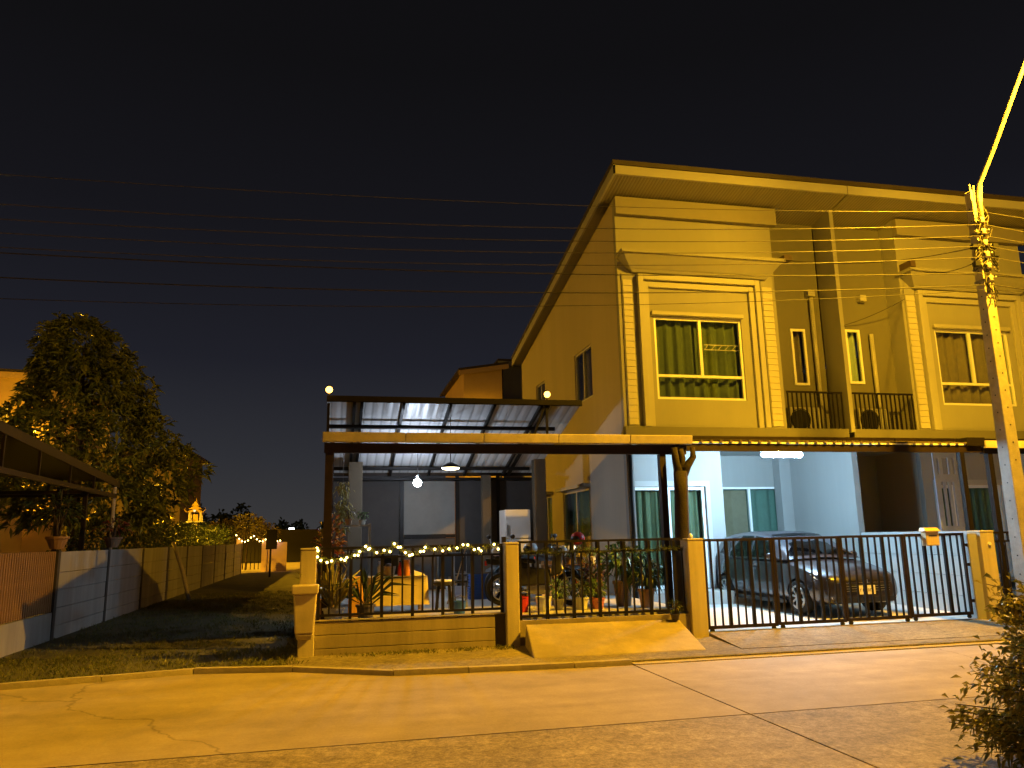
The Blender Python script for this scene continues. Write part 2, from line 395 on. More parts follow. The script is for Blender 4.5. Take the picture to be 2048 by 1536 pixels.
def copy_tree(root, loc, rz, label, group=None):
    r = root.copy(); COL.objects.link(r); r.location = loc; r.rotation_euler = (0, 0, rz)
    r['label'] = label
    if group: r['group'] = group
    def rec(src, dst):
        for ch in src.children:
            c = ch.copy(); COL.objects.link(c); c.parent = dst; rec(ch, c)
    rec(root, r)
    return r
def clone(o, parent, off=(0, 0, 0)):
    """another piece that shares o's mesh"""
    c = o.copy(); COL.objects.link(c); c.parent = parent; c.location = Vector(o.location) + Vector(off); return c
def struct(name, mb, m, parent=None, **k):
    o = mb.build(name, m, parent, **k)
    if parent is None: o['kind'] = 'structure'
    return o
def leaves(pts, dirs, length, width, r, droop=0.35):
    """folded leaf blades: arrays of base points and growth directions"""
    n = len(pts); P = np.asarray(pts, float); D = np.asarray(dirs, float); D = D / (np.linalg.norm(D, axis=1, keepdims=True) + 1e-9)
    ln = length * (0.65 + 0.7 * r.random(n))[:, None]; wd = width * (0.7 + 0.6 * r.random(n))[:, None]
    rv = r.normal(size=(n, 3)); S = np.cross(D, rv); S /= (np.linalg.norm(S, axis=1, keepdims=True) + 1e-9)
    U = np.cross(S, D)
    tip = P + D * ln + np.array([0, 0, -1.0]) * ln * droop
    mid = P + D * ln * 0.5 + U * wd * 0.25
    l = mid + S * wd * 0.5 - U * wd * 0.3; rr = mid - S * wd * 0.5 - U * wd * 0.3
    V = np.stack([P, l, tip, rr, mid], 1).reshape(-1, 3)
    b = MB(); b.v = [tuple(x) for x in V.tolist()]
    for i in range(n):
        k = 5 * i; b.f += [(k, k+4, k+1), (k+1, k+4, k+2), (k, k+3, k+4), (k+3, k+2, k+4)]
    return b
# ------------------------------------------------------------------ street lighting (light belongs to the lamp heads)
def street_lamp_light(parent, loc, power, tilt=0.0):
    d = bpy.data.lights.new('street_lamp_light', 'POINT'); d.energy = power * 108.0; d.color = SODIUM; d.shadow_soft_size = 0.10; d.use_nodes = True
    nt = d.node_tree; nt.nodes.clear()
    o = nt.nodes.new('ShaderNodeOutputLight'); e = nt.nodes.new('ShaderNodeEmission'); i = nt.nodes.new('ShaderNodeTexIES')
    i.mode = 'INTERNAL'; i.ies = ies_text; e.inputs[0].default_value = SODIUM + (1,)
    d.color = (1, 1, 1)
    mt = nt.nodes.new('ShaderNodeMath'); mt.operation = 'MULTIPLY'; mt.inputs[1].default_value = 1.0
    nt.links.new(i.outputs[0], mt.inputs[0]); nt.links.new(mt.outputs[0], e.inputs[1]); nt.links.new(e.outputs[0], o.inputs[0])
    ob = bpy.data.objects.new('street_lamp_light', d); COL.objects.link(ob); ob.parent = parent
    ob.rotation_euler = (-tilt, 0, 0)
    ob.location = Vector(loc) - ORG[parent.name]
    return ob

# ------------------------------------------------------------------ ground, road, verge
KERB = [(-60, 10.2), (-3.8, 10.3), (-2.7, 10.52), (-1.7, 10.72), (-0.5, 10.45), (0.7, 9.75), (2.9, 9.56), (8.2, 9.5), (60, 9.5)]
def kerb_y(x):
    for (a, b), (c, d) in zip(KERB, KERB[1:]):
        if a <= x <= c: return b + (d - b) * (x - a) / (c - a)
    return 9.5
struct('ground', MB().q((-400, -200, -0.16), (400, -200, -0.16), (400, 600, -0.16), (-400, 600, -0.16)), 'soil')
road = thing('road', None, None, (0, 0, -0.16), kind='structure')
struct('road_bed', MB().box(-60, 60, -14, 9.4, -0.15, -0.045), 'joint_dark', road)
def slab(x0, x1, y0, y1, m, top=None):
    g = 0.011
    if top is None: poly = [(x0+g, y0+g), (x1-g, y0+g), (x1-g, y1-g), (x0+g, y1-g)]
    else:
        xs = [x1-g] + [k[0] for k in KERB[::-1] if x0+g < k[0] < x1-g] + [x0+g]
        poly = [(x0+g, y0+g), (x1-g, y0+g)] + [(x, kerb_y(x) - 0.02) for x in xs]
    MB().prism(poly, -0.12, 0.0).build('slab', m, road)
JX = [-60, -23.35, -14.35, -5.35, 3.65, 12.65, 21.65, 60]
for a, b in zip(JX, JX[1:]):
    slab(a, b, -3.0, 6.70, 'road_rough'); slab(a, b, 6.70, 9.5, 'road_smooth', True); slab(a, b, -14, -3.0, 'road_smooth')
# kerb stones
kerb = thing('kerb', None, None, (0, 9.5, -0.16), kind='structure')
def kerb_run(xs):
    for x0, x1 in zip(xs, xs[1:]):
        a = Vector((x0 + 0.006, kerb_y(x0), 0)); b = Vector((x1 - 0.006, kerb_y(x1), 0)); t = 0.13
        h = 0.055 + 0.012 * rnd.random()
        MB().hexa([(a.x, a.y, -.12), (b.x, b.y, -.12), (b.x, b.y+t, -.12), (a.x, a.y+t, -.12), (a.x, a.y+.02, h), (b.x, b.y+.02, h), (b.x, b.y+t, h), (a.x, a.y+t, h)]).build('kerb_stone', 'kerb_concrete', kerb)
kerb_run([-9, -8, -7, -6, -5, -3.8, -2.7, -1.7, -0.5, 0.7, 1.6, 2.9, 3.65])
struct('drain_strip', MB().prism([(3.66, 9.5), (60, 9.5), (60, 9.66), (3.66, 9.66)], -0.12, 0.012), 'kerb_concrete')
# verge behind the kerb: sandy concrete strip
vp = [(x, kerb_y(x) + 0.12) for x in (-0.6, 0.7, 2.9, 3.7)] + [(8.2, 9.655), (40, 9.655), (40, 11.9), (-0.6, 11.9)]
struct('pavement', MB().prism(vp, -0.13, 0.028), 'verge_sand')
# grass strip and alley floor to the left of the plot
vp = [(x, kerb_y(x) + 0.12) for x in (-30, -3.8, -2.7, -1.7, -0.6)] + [(-0.6, 11.9), (-30, 11.9)]
struct('grass_verge_ground', MB().prism(vp, -0.13, 0.022), 'alley_ground')
struct('alley_path', MB().prism([(-4.72, 11.9), (-0.30, 11.9), (-0.30, 43.0), (-4.72, 43.0)], -0.13, 0.018), 'alley_ground')
struct('cross_street', MB().prism([(-70, 43.0), (60, 43.0), (60, 62.0), (-70, 62.0)], -0.13, 0.02), 'asphalt_far')
# driveway ramps
struct('garden_ramp', MB().hexa([(2.50, 10.25, -.1), (5.05, 10.2, -.1), (5.22, 11.46, -.1), (2.72, 11.46, -.1), (2.56, 10.28, .034), (4.98, 10.22, .034), (5.16, 11.46, .31), (2.74, 11.46, .33)]), 'ramp_concrete', bevel=0.02)
struct('driveway_ramp', MB().hexa([(5.45, 10.1, -.1), (10.75, 10.0, -.1), (10.75, 11.6, -.1), (5.70, 11.6, -.1), (5.45, 10.1, .034), (10.75, 10.0, .034), (10.75, 11.6, .075), (5.70, 11.6, .075)]), 'verge_sand')
def drive_z(y): return 0.075 + (y - 11.6) * 0.018
def drive(x0, x1):
    return MB().hexa([(x0, 11.6, -.12), (x1, 11.6, -.12), (x1, 17.7, -.12), (x0, 17.7, -.12), (x0, 11.6, drive_z(11.6)), (x1, 11.6, drive_z(11.6)), (x1, 17.7, drive_z(17.7)), (x0, 17.7, drive_z(17.7))])
struct('driveway', drive(5.62, 11.02), 'drive_concrete')
struct('neighbour_driveway', drive(11.2, 18.0), 'drive_concrete')
struct('neighbour_driveway_ramp', MB().hexa([(11.0, 10.0, -.1), (18, 10.0, -.1), (18, 11.6, -.1), (11.0, 11.6, -.1), (11.0, 10.0, .034), (18, 10.0, .034), (18, 11.6, .075), (11.0, 11.6, .075)]), 'verge_sand')
struct('door_step', MB().box(5.97, 8.5, 15.2, 16.0, 0.08, 0.40), 'tile_floor')
garden = struct('garden_terrace', MB().box(-0.26, 5.61, 11.74, 21.0, -0.1, 0.40), 'tile_floor')
# grass tufts
def grass(name, n, xr, yr, h, seed, zb=0.02):
    r = np.random.default_rng(seed)
    x = r.uniform(xr[0], xr[1], n); y = r.uniform(yr[0], yr[1], n)
    # clump the blades
    cx = r.uniform(xr[0], xr[1], n // 14 + 1); cy = r.uniform(yr[0], yr[1], n // 14 + 1); k = r.integers(0, len(cx), n)
    m = r.random(n) < 0.75; x[m] = cx[k[m]] + r.normal(size=m.sum()) * 0.07; y[m] = cy[k[m]] + r.normal(size=m.sum()) * 0.07
    ok = np.array([kerb_y(a) + 0.14 < b for a, b in zip(x, y)]); x = x[ok]; y = y[ok]
    d = np.stack([r.normal(size=len(x)) * 0.5, r.normal(size=len(x)) * 0.5, np.ones(len(x))], 1)
    b = leaves(np.stack([x, y, np.full(len(x), zb)], 1), d, h, 0.012, r, 0.2)
    return b
b = grass('grass', 9000, (-9.0, -0.5), (10.4, 12.6), 0.085, 3)
tag(b.build('grass', 'grass_blade'), 'short rough grass on the verge in front of the alley', 'grass', kind='stuff')
b = grass('grass', 9000, (-4.6, -0.45), (12.6, 26), 0.08, 4)
tag(b.build('grass', 'grass_blade'), 'dark grass covering the floor of the unlit alley', 'grass', kind='stuff')
b = grass('weeds', 700, (0.0, 2.45), (11.2, 11.44), 0.05, 5, 0.03)
tag(b.build('weeds', 'grass_blade'), 'dry weeds along the foot of the low plank wall', 'weeds', kind='stuff')
# ------------------------------------------------------------------ windows and doors
def curtain_sheet(axis, pos, u0, u1, v0, v1, waves, amp=0.055, seed=0):
    r = random.Random(seed); n = max(8, int(waves * 8)); b = MB(); ph = r.random() * 6
    P = (lambda u, v, d: (u, pos + d, v)) if axis == 'y' else (lambda u, v, d: (pos + d, u, v))
    rows = 5; uu = []
    for i in range(n + 1):
        t = i / n; uu.append(u0 + (u1 - u0) * t)
    for j in range(rows + 1):
        fz = j / rows; v = v0 + (v1 - v0) * fz
        for i, u in enumerate(uu):
            t = i / n; d = amp * (math.sin(2*math.pi*waves*t + ph + 0.5*math.sin(5*t+ph) + 0.25*fz) + 0.4*math.sin(2*math.pi*waves*2.3*t + ph*2)) * (1.15 - 0.4*fz)
            b.v.append(P(u, v, d))
    for j in range(rows):
        for i in range(n):
            k = j*(n+1)+i; b.f.append((k, k+1, k+n+2, k+n+1))
    return b
def window(parent, axis, pos, u0, u1, v0, v1, mull=(), trans=(), fr=0.05, depth=0.06, fm='frame_white', cm='curtain_green', waves=7, glass='glass', name='window', seed=1, ext=0.0, mull_from=None, cur=True):
    """framed opening: frame bars, one pane for each light, a curtain behind"""
    P = (lambda a, b, c, d, e, f: (a, b, pos+c, pos+d, e, f)) if axis == 'y' else (lambda a, b, c, d, e, f: (pos+c, pos+d, a, b, e, f))
    m = MB()
    m.box(*P(u0, u0+fr, 0, depth, v0, v1)); m.box(*P(u1-fr, u1, 0, depth, v0, v1))
    m.box(*P(u0+fr, u1-fr, 0.002, depth, v0, v0+fr)); m.box(*P(u0+fr, u1-fr, 0.002, depth, v1-fr, v1))
    vs = [v0+fr] + list(trans) + [v1-fr]
    for t in trans: m.box(*P(u0+fr, u1-fr, 0.004, depth, t-fr/2, t+fr/2))
    vm0 = v0+fr if mull_from is None else mull_from
    for u in mull: m.box(*P(u-fr*0.6, u+fr*0.6, -0.006, depth, vm0, v1-fr))
    w = m.build(name, fm, parent)
    bands = list(zip(vs, vs[1:]))
    for (a, c) in bands:
        us = [u0+fr] + (list(mull) if (mull_from is None or a >= mull_from-0.06) else []) + [u1-fr]
        for p, q in zip(us, us[1:]):
            MB().box(*P(p+0.004, q-0.004, depth*0.45, depth*0.45+0.006, a+0.004, c-0.004)).build('pane', glass, w)
    if cur:
        curtain_sheet(axis, pos+depth+0.13, u0-0.02, u1+0.02, v0-0.02, v1+0.02, waves, seed=seed).build('curtain', cm, w, smooth=True)
    return w

def siding(parent, x0, x1, y, z0, z1, hgt=0.138):
    n = int((z1 - z0) / hgt); s = MB().hexa([(x0, y-0.022, 0), (x1, y-0.022, 0), (x1, y, 0), (x0, y, 0), (x0, y-0.010, hgt-0.008), (x1, y-0.010, hgt-0.008), (x1, y, hgt-0.008), (x0, y, hgt-0.008)])
    first = None
    for i in range(n):
        if first is None:
            s.v = [(a, b, c + z0) for a, b, c in s.v]; first = s.build('siding_board', 'siding', parent)
        else: clone(first, parent, (0, 0, i*hgt))

SL = 0.195
def roof_z(y): return 8.92 - (y - 15.0) * SL
def townhouse(root, x_out, bay, rec, fin, outer_left, win, pil, W):
    """root empty; bay=(x0,x1) projecting bay; rec=(x0,x1) balcony recess; W dict of extras"""
    Y = 15.0
    # front bay wall with window opening
    MB().holed('y', Y, 0.14, bay[0], bay[1], 3.62, 8.9, [win]).build('front_wall', 'wall_paint', root)
    # upper beam under the soffit and cornice
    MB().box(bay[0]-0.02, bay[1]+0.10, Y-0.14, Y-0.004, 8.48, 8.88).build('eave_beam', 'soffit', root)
    c = MB(); e0, e1 = pil[0][1]+0.0, pil[1][0]+0.10
    c.hexa([(e0, Y-.09, 7.17), (e1, Y-.09, 7.17), (e1, Y-.004, 7.17), (e0, Y-.004, 7.17), (e0-.05, Y-.14, 7.235), (e1+.05, Y-.14, 7.235), (e1+.05, Y-.004, 7.235), (e0-.05, Y-.004, 7.235)])
    c.hexa([(e0-.06, Y-.15, 7.236), (e1+.06, Y-.15, 7.236), (e1+.06, Y-.004, 7.236), (e0-.06, Y-.004, 7.236), (bay[0]+.0, Y-.40, 7.49), (bay[1]+.0, Y-.40, 7.49), (bay[1]+.0, Y-.004, 7.49), (bay[0]+.0, Y-.004, 7.49)])
    c.box(bay[0]-.05, bay[1]+.05, Y-.45, Y-.004, 7.491, 7.56)
    c.build('cornice', 'wall_paint', root, bevel=0.008)
    for (a, b_) in pil: siding(root, a, b_, Y-0.03, 3.84, 7.15)
    for (a, b_) in pil: MB().box(a-0.02, b_+0.02, Y-0.03, Y-0.001, 3.80, 7.155).build('corner_board', 'wall_paint', root)
    # stepped surround of the window panel
    ix0, ix1 = W['panel']
    f = MB()
    for (e, d, top) in ((0.20, 0.13, 7.13), (0.07, 0.07, 6.98)):
        t = 0.12
        f.box(ix0-e, ix0-e+t, Y-d, Y-0.002, 3.80, top); f.box(ix1+e-t, ix1+e, Y-d, Y-0.002, 3.80, top)
        f.box(ix0-e+t, ix1+e-t, Y-d, Y-0.002, top-t, top)
    f.build('window_surround', 'trim_white', root, bevel=0.006)
    w = window(root, 'y', Y+0.03, win[0], win[1], win[2], win[3], mull=(W['mull'],), trans=(win[2]+0.52,), mull_from=win[2]+0.54, fr=0.055, waves=8, cm=W['cm'], seed=W['seed'])
    MB().box(win[0]-0.07, win[1]+0.02, Y-0.10, Y-0.001, win[3]+0.015, win[3]+0.10).build('window_hood', 'trim_white', w, bevel=0.01)
    if W.get('grille'):
        g = MB(); a = W['mull']+0.08; b_ = win[1]-0.1; zc = win[2]+1.12
        for k in (0, 1): g.bar((a, Y+0.02, zc+0.11*k), (b_, Y+0.02, zc+0.11*k), 0.012)
        for k in range(5):
            xx = a + (b_-a)*k/5; g.bar((xx, Y+0.02, zc), (xx+(b_-a)/5*0.6, Y+0.02, zc+0.11), 0.010)
        g.build('window_grille', 'steel_grey', w)
    # recess with balcony ledge
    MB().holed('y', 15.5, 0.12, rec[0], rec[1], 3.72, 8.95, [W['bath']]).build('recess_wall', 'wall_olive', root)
    bx = W['bath']
    window(root, 'y', 15.47, bx[0], bx[1], bx[2], bx[3], fr=0.055, cm=W['bcm'], waves=2, seed=4, fm='frame_white', name='bathroom_window')
    side = bay[1] if bay[1] <= rec[0]+0.01 else bay[0]
    sx = (side-0.12, side-0.002) if bay[1] <= rec[0]+0.01 else (side+0.002, side+0.12)
    MB().box(sx[0], sx[1], Y+0.142, 15.62, 3.62, 8.9).build('bay_side_wall', 'wall_paint', root)
    # floor band and ledge
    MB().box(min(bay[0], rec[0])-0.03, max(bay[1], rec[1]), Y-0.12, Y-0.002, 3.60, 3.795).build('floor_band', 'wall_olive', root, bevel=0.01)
    MB().box(rec[0]+0.002, rec[1]-0.002, Y-0.06, 15.5, 3.50, 3.70).build('balcony_slab', 'wall_paint', root)
    # roof, fascia, soffit
    rx0, rx1 = W['roof']
    def slab_(y0, y1, off0, off1, a=rx0, b=rx1):
        return MB().hexa([(a, y0, roof_z(y0)+off0), (b, y0, roof_z(y0)+off0), (b, y1, roof_z(y1)+off0), (a, y1, roof_z(y1)+off0),
                          (a, y0, roof_z(y0)+off1), (b, y0, roof_z(y0)+off1), (b, y1, roof_z(y1)+off1), (a, y1, roof_z(y1)+off1)])
    rf = slab_(14.18, 24.2, 0.20, 0.30).build('roof', 'roof_dark', root)
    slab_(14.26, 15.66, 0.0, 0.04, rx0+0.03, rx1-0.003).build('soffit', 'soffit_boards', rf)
    fa = MB(); fa.box(rx0+0.01, rx1-0.002, 14.20, 14.255, roof_z(14.2)-0.01, roof_z(14.2)+0.19)
    fa.build('fascia', 'trim_white', rf)
    for k, (a, b) in enumerate(zip(W.get('tile_x', []), W.get('tile_x', [])[1:])): pass
    return rf

# ---- unit on the corner plot
H1 = thing('townhouse', 'two-storey yellow-lit corner townhouse with curtained bay window and tall side wall', 'house', (8.4, 19.5, 0.0), group='houses of the terrace')
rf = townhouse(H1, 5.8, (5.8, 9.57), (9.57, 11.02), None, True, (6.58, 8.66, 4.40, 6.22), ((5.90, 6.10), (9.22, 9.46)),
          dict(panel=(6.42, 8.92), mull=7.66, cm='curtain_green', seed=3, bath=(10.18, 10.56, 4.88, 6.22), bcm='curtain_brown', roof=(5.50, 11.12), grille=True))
# rake boards of the exposed gable
rk = MB().hexa([(5.512, 14.20, roof_z(14.2)-0.02), (5.56, 14.20, roof_z(14.2)-0.02), (5.56, 24.2, roof_z(24.2)-0.02), (5.512, 24.2, roof_z(24.2)-0.02),
                (5.512, 14.20, roof_z(14.2)+0.195), (5.56, 14.20, roof_z(14.2)+0.195), (5.56, 24.2, roof_z(24.2)+0.195), (5.512, 24.2, roof_z(24.2)+0.195)])
rk.build('rake_board', 'trim_white', rf)
MB().hexa([(5.57, 15.21, roof_z(15.21)), (5.80, 15.21, roof_z(15.21)), (5.80, 24.1, roof_z(24.1)), (5.57, 24.1, roof_z(24.1)),
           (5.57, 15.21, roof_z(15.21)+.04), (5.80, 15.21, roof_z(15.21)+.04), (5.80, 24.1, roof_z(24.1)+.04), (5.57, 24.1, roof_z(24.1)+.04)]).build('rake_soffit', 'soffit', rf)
sw = MB().holed('x', 5.8, 0.15, 15.15, 24.0, 0.3, 6.9, [(17.5, 19.7, 0.75, 2.70), (20.8, 21.9, 1.1, 2.70), (16.95, 18.3, 4.80, 6.08), (21.2, 22.2, 5.0, 6.05)])
sw.build('side_wall', 'wall_beige', H1)
MB().hexa([(5.8, 15.15, 6.9), (5.95, 15.15, 6.9), (5.95, 24.0, 6.9), (5.8, 24.0, 6.9), (5.8, 15.15, roof_z(15.15)+.03), (5.95, 15.15, roof_z(15.15)+.03), (5.95, 24.0, roof_z(24)+.03), (5.8, 24.0, roof_z(24)+.03)]).build('gable_wall', 'wall_beige', H1)
MB().box(5.80, 5.96, 15.0, 15.148, 0.3, 3.60).build('corner_post', 'wall_paint', H1)
for (y0, y1, z0, z1, cm, sd) in ((17.5, 19.7, 0.75, 2.70, 'curtain_teal', 5), (20.8, 21.9, 1.1, 2.70, 'curtain_pale', 6), (16.95, 18.3, 4.80, 6.08, 'curtain_brown', 7), (21.2, 22.2, 5.0, 6.05, 'curtain_brown', 8)):
    w = window(H1, 'x', 5.83, y0, y1, z0, z1, mull=((y0+y1)/2,), cm=cm, waves=4, seed=sd, name='side_window', fm='frame_alu')
    if z1 < 3: MB().box(5.62, 5.799, y0-0.10, y1+0.10, z1+0.02, z1+0.10).build('window_hood', 'trim_white', w)
MB().box(5.95, 11.1, 23.86, 24.0, 0.3, 7.15).build('rear_wall', 'wall_beige', H1)
# ground floor: sliding-door wall, set-back wall, party wall, ceiling
MB().holed('y', 16.0, 0.14, 5.952, 8.45, 0.3, 3.48, [(6.26, 8.02, 0.42, 2.62)]).build('door_wall', 'wall_paint', H1)
tr = MB(); tr.box(6.16, 6.26, 15.96, 15.999, 0.40, 2.74); tr.box(8.02, 8.12, 15.96, 15.999, 0.40, 2.74); tr.box(6.26, 8.02, 15.96, 15.999, 2.62, 2.74)
tr.build('door_trim', 'trim_white', H1)
window(H1, 'y', 16.03, 6.26, 8.02, 0.42, 2.62, mull=(7.14,), fr=0.075, cm='curtain_green', waves=9, name='sliding_door', seed=9)
MB().box(8.31, 8.449, 16.142, 17.6, 0.1, 3.48).build('room_side_wall', 'wall_paint', H1)
MB().holed('y', 17.6, 0.14, 8.45, 11.02, 0.1, 3.48, [(9.26, 10.82, 1.10, 2.70)]).build('set_back_wall', 'wall_grey', H1)
w = window(H1, 'y', 17.62, 9.26, 10.82, 1.10, 2.70, mull=(10.02,), cm='curtain_teal', waves=4, seed=11, name='front_window')
MB().box(9.34, 9.97, 17.70, 17.715, 1.18, 2.62).build('blind', 'curtain_brown', w)
MB().box(10.72, 11.02, 17.30, 17.599, 0.1, 3.48).build('column', 'wall_paint', H1)
MB().box(11.02, 11.16, 14.90, 17.74, 0.05, 3.49).build('party_wall', 'wall_paint', H1)
MB().box(5.96, 11.1, 15.0, 17.6, 3.485, 3.498).build('carport_ceiling', 'trim_white', H1)
MB().box(11.05, 11.15, 14.84, 15.5, 3.72, 9.0).build('party_fin', 'wall_paint', H1)
MB().tube([(10.76, 15.42, 3.72), (10.76, 15.42, 6.98)], 0.05, 8).build('downpipe', 'trim_white', H1, smooth=True)
MB().tube([(5.87, 14.96, 0.2), (5.87, 14.96, 3.58)], 0.04, 8).build('downpipe', 'metal_black', H1, smooth=True)
# vent hoods on the recess wall
for x, z in ((10.74, 7.0),):
    v = MB(); v.box(x-0.09, x+0.09, 15.34, 15.499, z, z+0.15); v.build('vent_hood', 'trim_white', H1)
MB().box(9.70, 9.90, 14.72, 14.99, 7.60, 7.72).build('security_camera', 'frame_brown', H1)

# ---- neighbour unit
H2 = thing('townhouse', 'neighbouring townhouse with beige curtains partly hidden by the concrete pole', 'house', (14.4, 19.5, 0.0), group='houses of the terrace')
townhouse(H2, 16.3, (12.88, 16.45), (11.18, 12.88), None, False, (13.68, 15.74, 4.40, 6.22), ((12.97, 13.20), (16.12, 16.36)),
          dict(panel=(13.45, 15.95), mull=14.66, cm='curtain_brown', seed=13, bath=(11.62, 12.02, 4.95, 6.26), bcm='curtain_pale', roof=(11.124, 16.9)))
MB().tube([(12.28, 15.42, 3.72), (12.28, 15.42, 6.15)], 0.05, 8).build('downpipe', 'trim_white', H2, smooth=True)
v = MB(); v.box(12.05, 12.22, 15.36, 15.499, 6.95, 7.10); v.build('vent_hood', 'trim_white', H2)
MB().box(12.92, 13.06, 14.62, 14.98, 7.60, 7.76).build('security_camera', 'frame_brown', H2)
MB().holed('y', 16.0, 0.14, 13.72, 17.0, 0.3, 3.48, [(14.1, 15.95, 0.42, 2.62)]).build('door_wall', 'wall_paint', H2)
tr = MB(); tr.box(14.0, 14.1, 15.96, 15.999, 0.40, 2.74); tr.box(15.95, 16.05, 15.96, 15.999, 0.40, 2.74); tr.box(14.1, 15.95, 15.96, 15.999, 2.62, 2.74)
tr.build('door_trim', 'trim_white', H2)
window(H2, 'y', 16.03, 14.1, 15.95, 0.42, 2.62, mull=(14.55,), fr=0.075, cm='curtain_teal', waves=8, name='sliding_door', seed=17)
MB().box(13.721, 13.86, 16.142, 17.6, 0.1, 3.48).build('room_side_wall', 'wall_beige', H2)
MB().holed('y', 17.6, 0.14, 11.162, 13.72, 0.1, 3.48, [(11.5, 12.35, 0.3, 2.62)]).build('set_back_wall', 'wall_grey', H2)
window(H2, 'y', 17.62, 11.5, 12.35, 0.30, 2.62, fr=0.07, cm='curtain_brown', waves=4, seed=19, name='back_door', fm='frame_alu')
MB().box(11.162, 17.0, 15.0, 17.6, 3.486, 3.499).build('carport_ceiling', 'trim_white', H2)
MB().box(16.45, 16.6, 15.0, 24.0, 0.3, 7.1).build('far_side_wall', 'wall_beige', H2)
MB().box(11.2, 16.45, 23.86, 24.0, 0.3, 7.1).build('rear_wall', 'wall_beige', H2)
struct('terrace_plinth', MB().box(5.96, 16.6, 17.75, 23.8, -0.1, 0.3), 'drive_concrete')

# ---- balcony railings and condensers
def railing(x0, x1, label):
    r = thing('balcony_railing', label, 'railing', ((x0+x1)/2, 15.0, 3.70), group='balcony railings')
    MB().box(x0, x1, 14.96, 15.0, 4.60, 4.64).build('top_rail', 'metal_black', r); MB().box(x0, x1, 14.965, 14.995, 3.78, 3.81).build('bottom_rail', 'metal_black', r)
    n = int((x1 - x0) / 0.115); first = None
    for i in range(n + 1):
        x = x0 + 0.02 + (x1 - x0 - 0.04) * i / n
        if first is None: first = MB().box(x-0.013, x+0.013, 14.968, 14.992, 3.71, 4.60).build('bar', 'metal_black', r)
        else: clone(first, r, (x - (x0+0.02), 0, 0))
railing(9.62, 11.0, 'black balcony railing in front of the condenser beside the bay window')
railing(11.2, 12.84, 'black balcony railing on the neighbour side of the party fin')
def condenser(x0, z0, label, flip=1):
    r = thing('air_conditioner', label, 'air conditioner', (x0+0.4, 15.2, z0), group='condensers on the balcony ledge')
    MB().box(x0, x0+0.80, 15.10, 15.36, z0+0.05, z0+0.60).build('casing', 'wall_grey', r, bevel=0.015)
    cx = x0 + (0.29 if flip > 0 else 0.51)
    g = MB(); 
    for rr in (0.07, 0.13, 0.19, 0.24): g.torus((cx, 15.085, z0+0.325), rr, 0.008, 'y', 22, 5)
    for k in range(8):
        a = k*math.pi/4; g.bar((cx, 15.086, z0+0.325), (cx+0.24*math.cos(a), 15.086, z0+0.325+0.24*math.sin(a)), 0.008)
    g.build('fan_guard', 'metal_black', r)
    MB().lathe([(0.22, 0), (0.22, 0.02)], (cx, 15.098, z0+0.325), 20, Matrix.Rotation(math.pi/2, 3, 'X')).build('fan_opening', 'black_plastic', r)
    for dx in (0.1, 0.65): MB().box(x0+dx, x0+dx+0.06, 15.08, 15.38, z0, z0+0.049).build('foot', 'steel_grey', r)
condenser(9.70, 3.70, 'air conditioner condenser behind the railing next to the bay window')
condenser(11.45, 3.70, 'air conditioner condenser behind the railing right of the party fin')

# ---- front canopy over the two driveways
cn = thing('driveway_canopy', 'low corrugated metal canopy over the driveway with the tube lamp', 'canopy', (8.6, 13.8, 3.1))
x0, x1 = 5.98, 12.14
def cz(y): return 3.16 + (y - 12.55) * 0.135
MB().hexa([(x0, 12.5, cz(12.5)), (x1, 12.5, cz(12.5)), (x1, 14.86, cz(14.86)), (x0, 14.86, cz(14.86)), (x0, 12.5, cz(12.5)+.03), (x1, 12.5, cz(12.5)+.03), (x1, 14.86, cz(14.86)+.03), (x0, 14.86, cz(14.86)+.03)]).build('roof_sheet', 'roof_sheet', cn)
f0 = None
for i in range(int((x1-x0)/0.19)):
    xx = x0 + 0.05 + i*0.19
    m = MB().hexa([(xx, 12.47, cz(12.47)+.031), (xx+.07, 12.47, cz(12.47)+.031), (xx+.07, 14.86, cz(14.86)+.031), (xx, 14.86, cz(14.86)+.031), (xx+.015, 12.47, cz(12.47)+.06), (xx+.055, 12.47, cz(12.47)+.06), (xx+.055, 14.86, cz(14.86)+.06), (xx+.015, 14.86, cz(14.86)+.06)])
    if f0 is None: f0 = m.build('roof_rib', 'column_brown', cn)
    else: clone(f0, cn, (i*0.19, 0, 0))
MB().box(x0, x1, 12.52, 12.60, 3.02, 3.15).build('front_beam', 'metal_brown', cn)
MB().box(x0, x1, 14.862, 14.995, 3.46, 3.598).build('light_seal', 'metal_brown', cn)  # added strip, closes the gap where street-lamp light slipped in behind the canopy
for xx in (6.02, 8.0, 9.9, 11.7):
    MB().bar((xx, 12.61, cz(12.61)-.05), (xx, 14.86, cz(14.86)-.05), 0.06, 0.09).build('rafter', 'metal_brown', cn)
for (xx, yy) in ((11.68, 12.56),):
    MB().box(xx-.05, xx+.05, yy-.04, yy+.04, 0.08, 3.02).build('post', 'metal_black', cn)
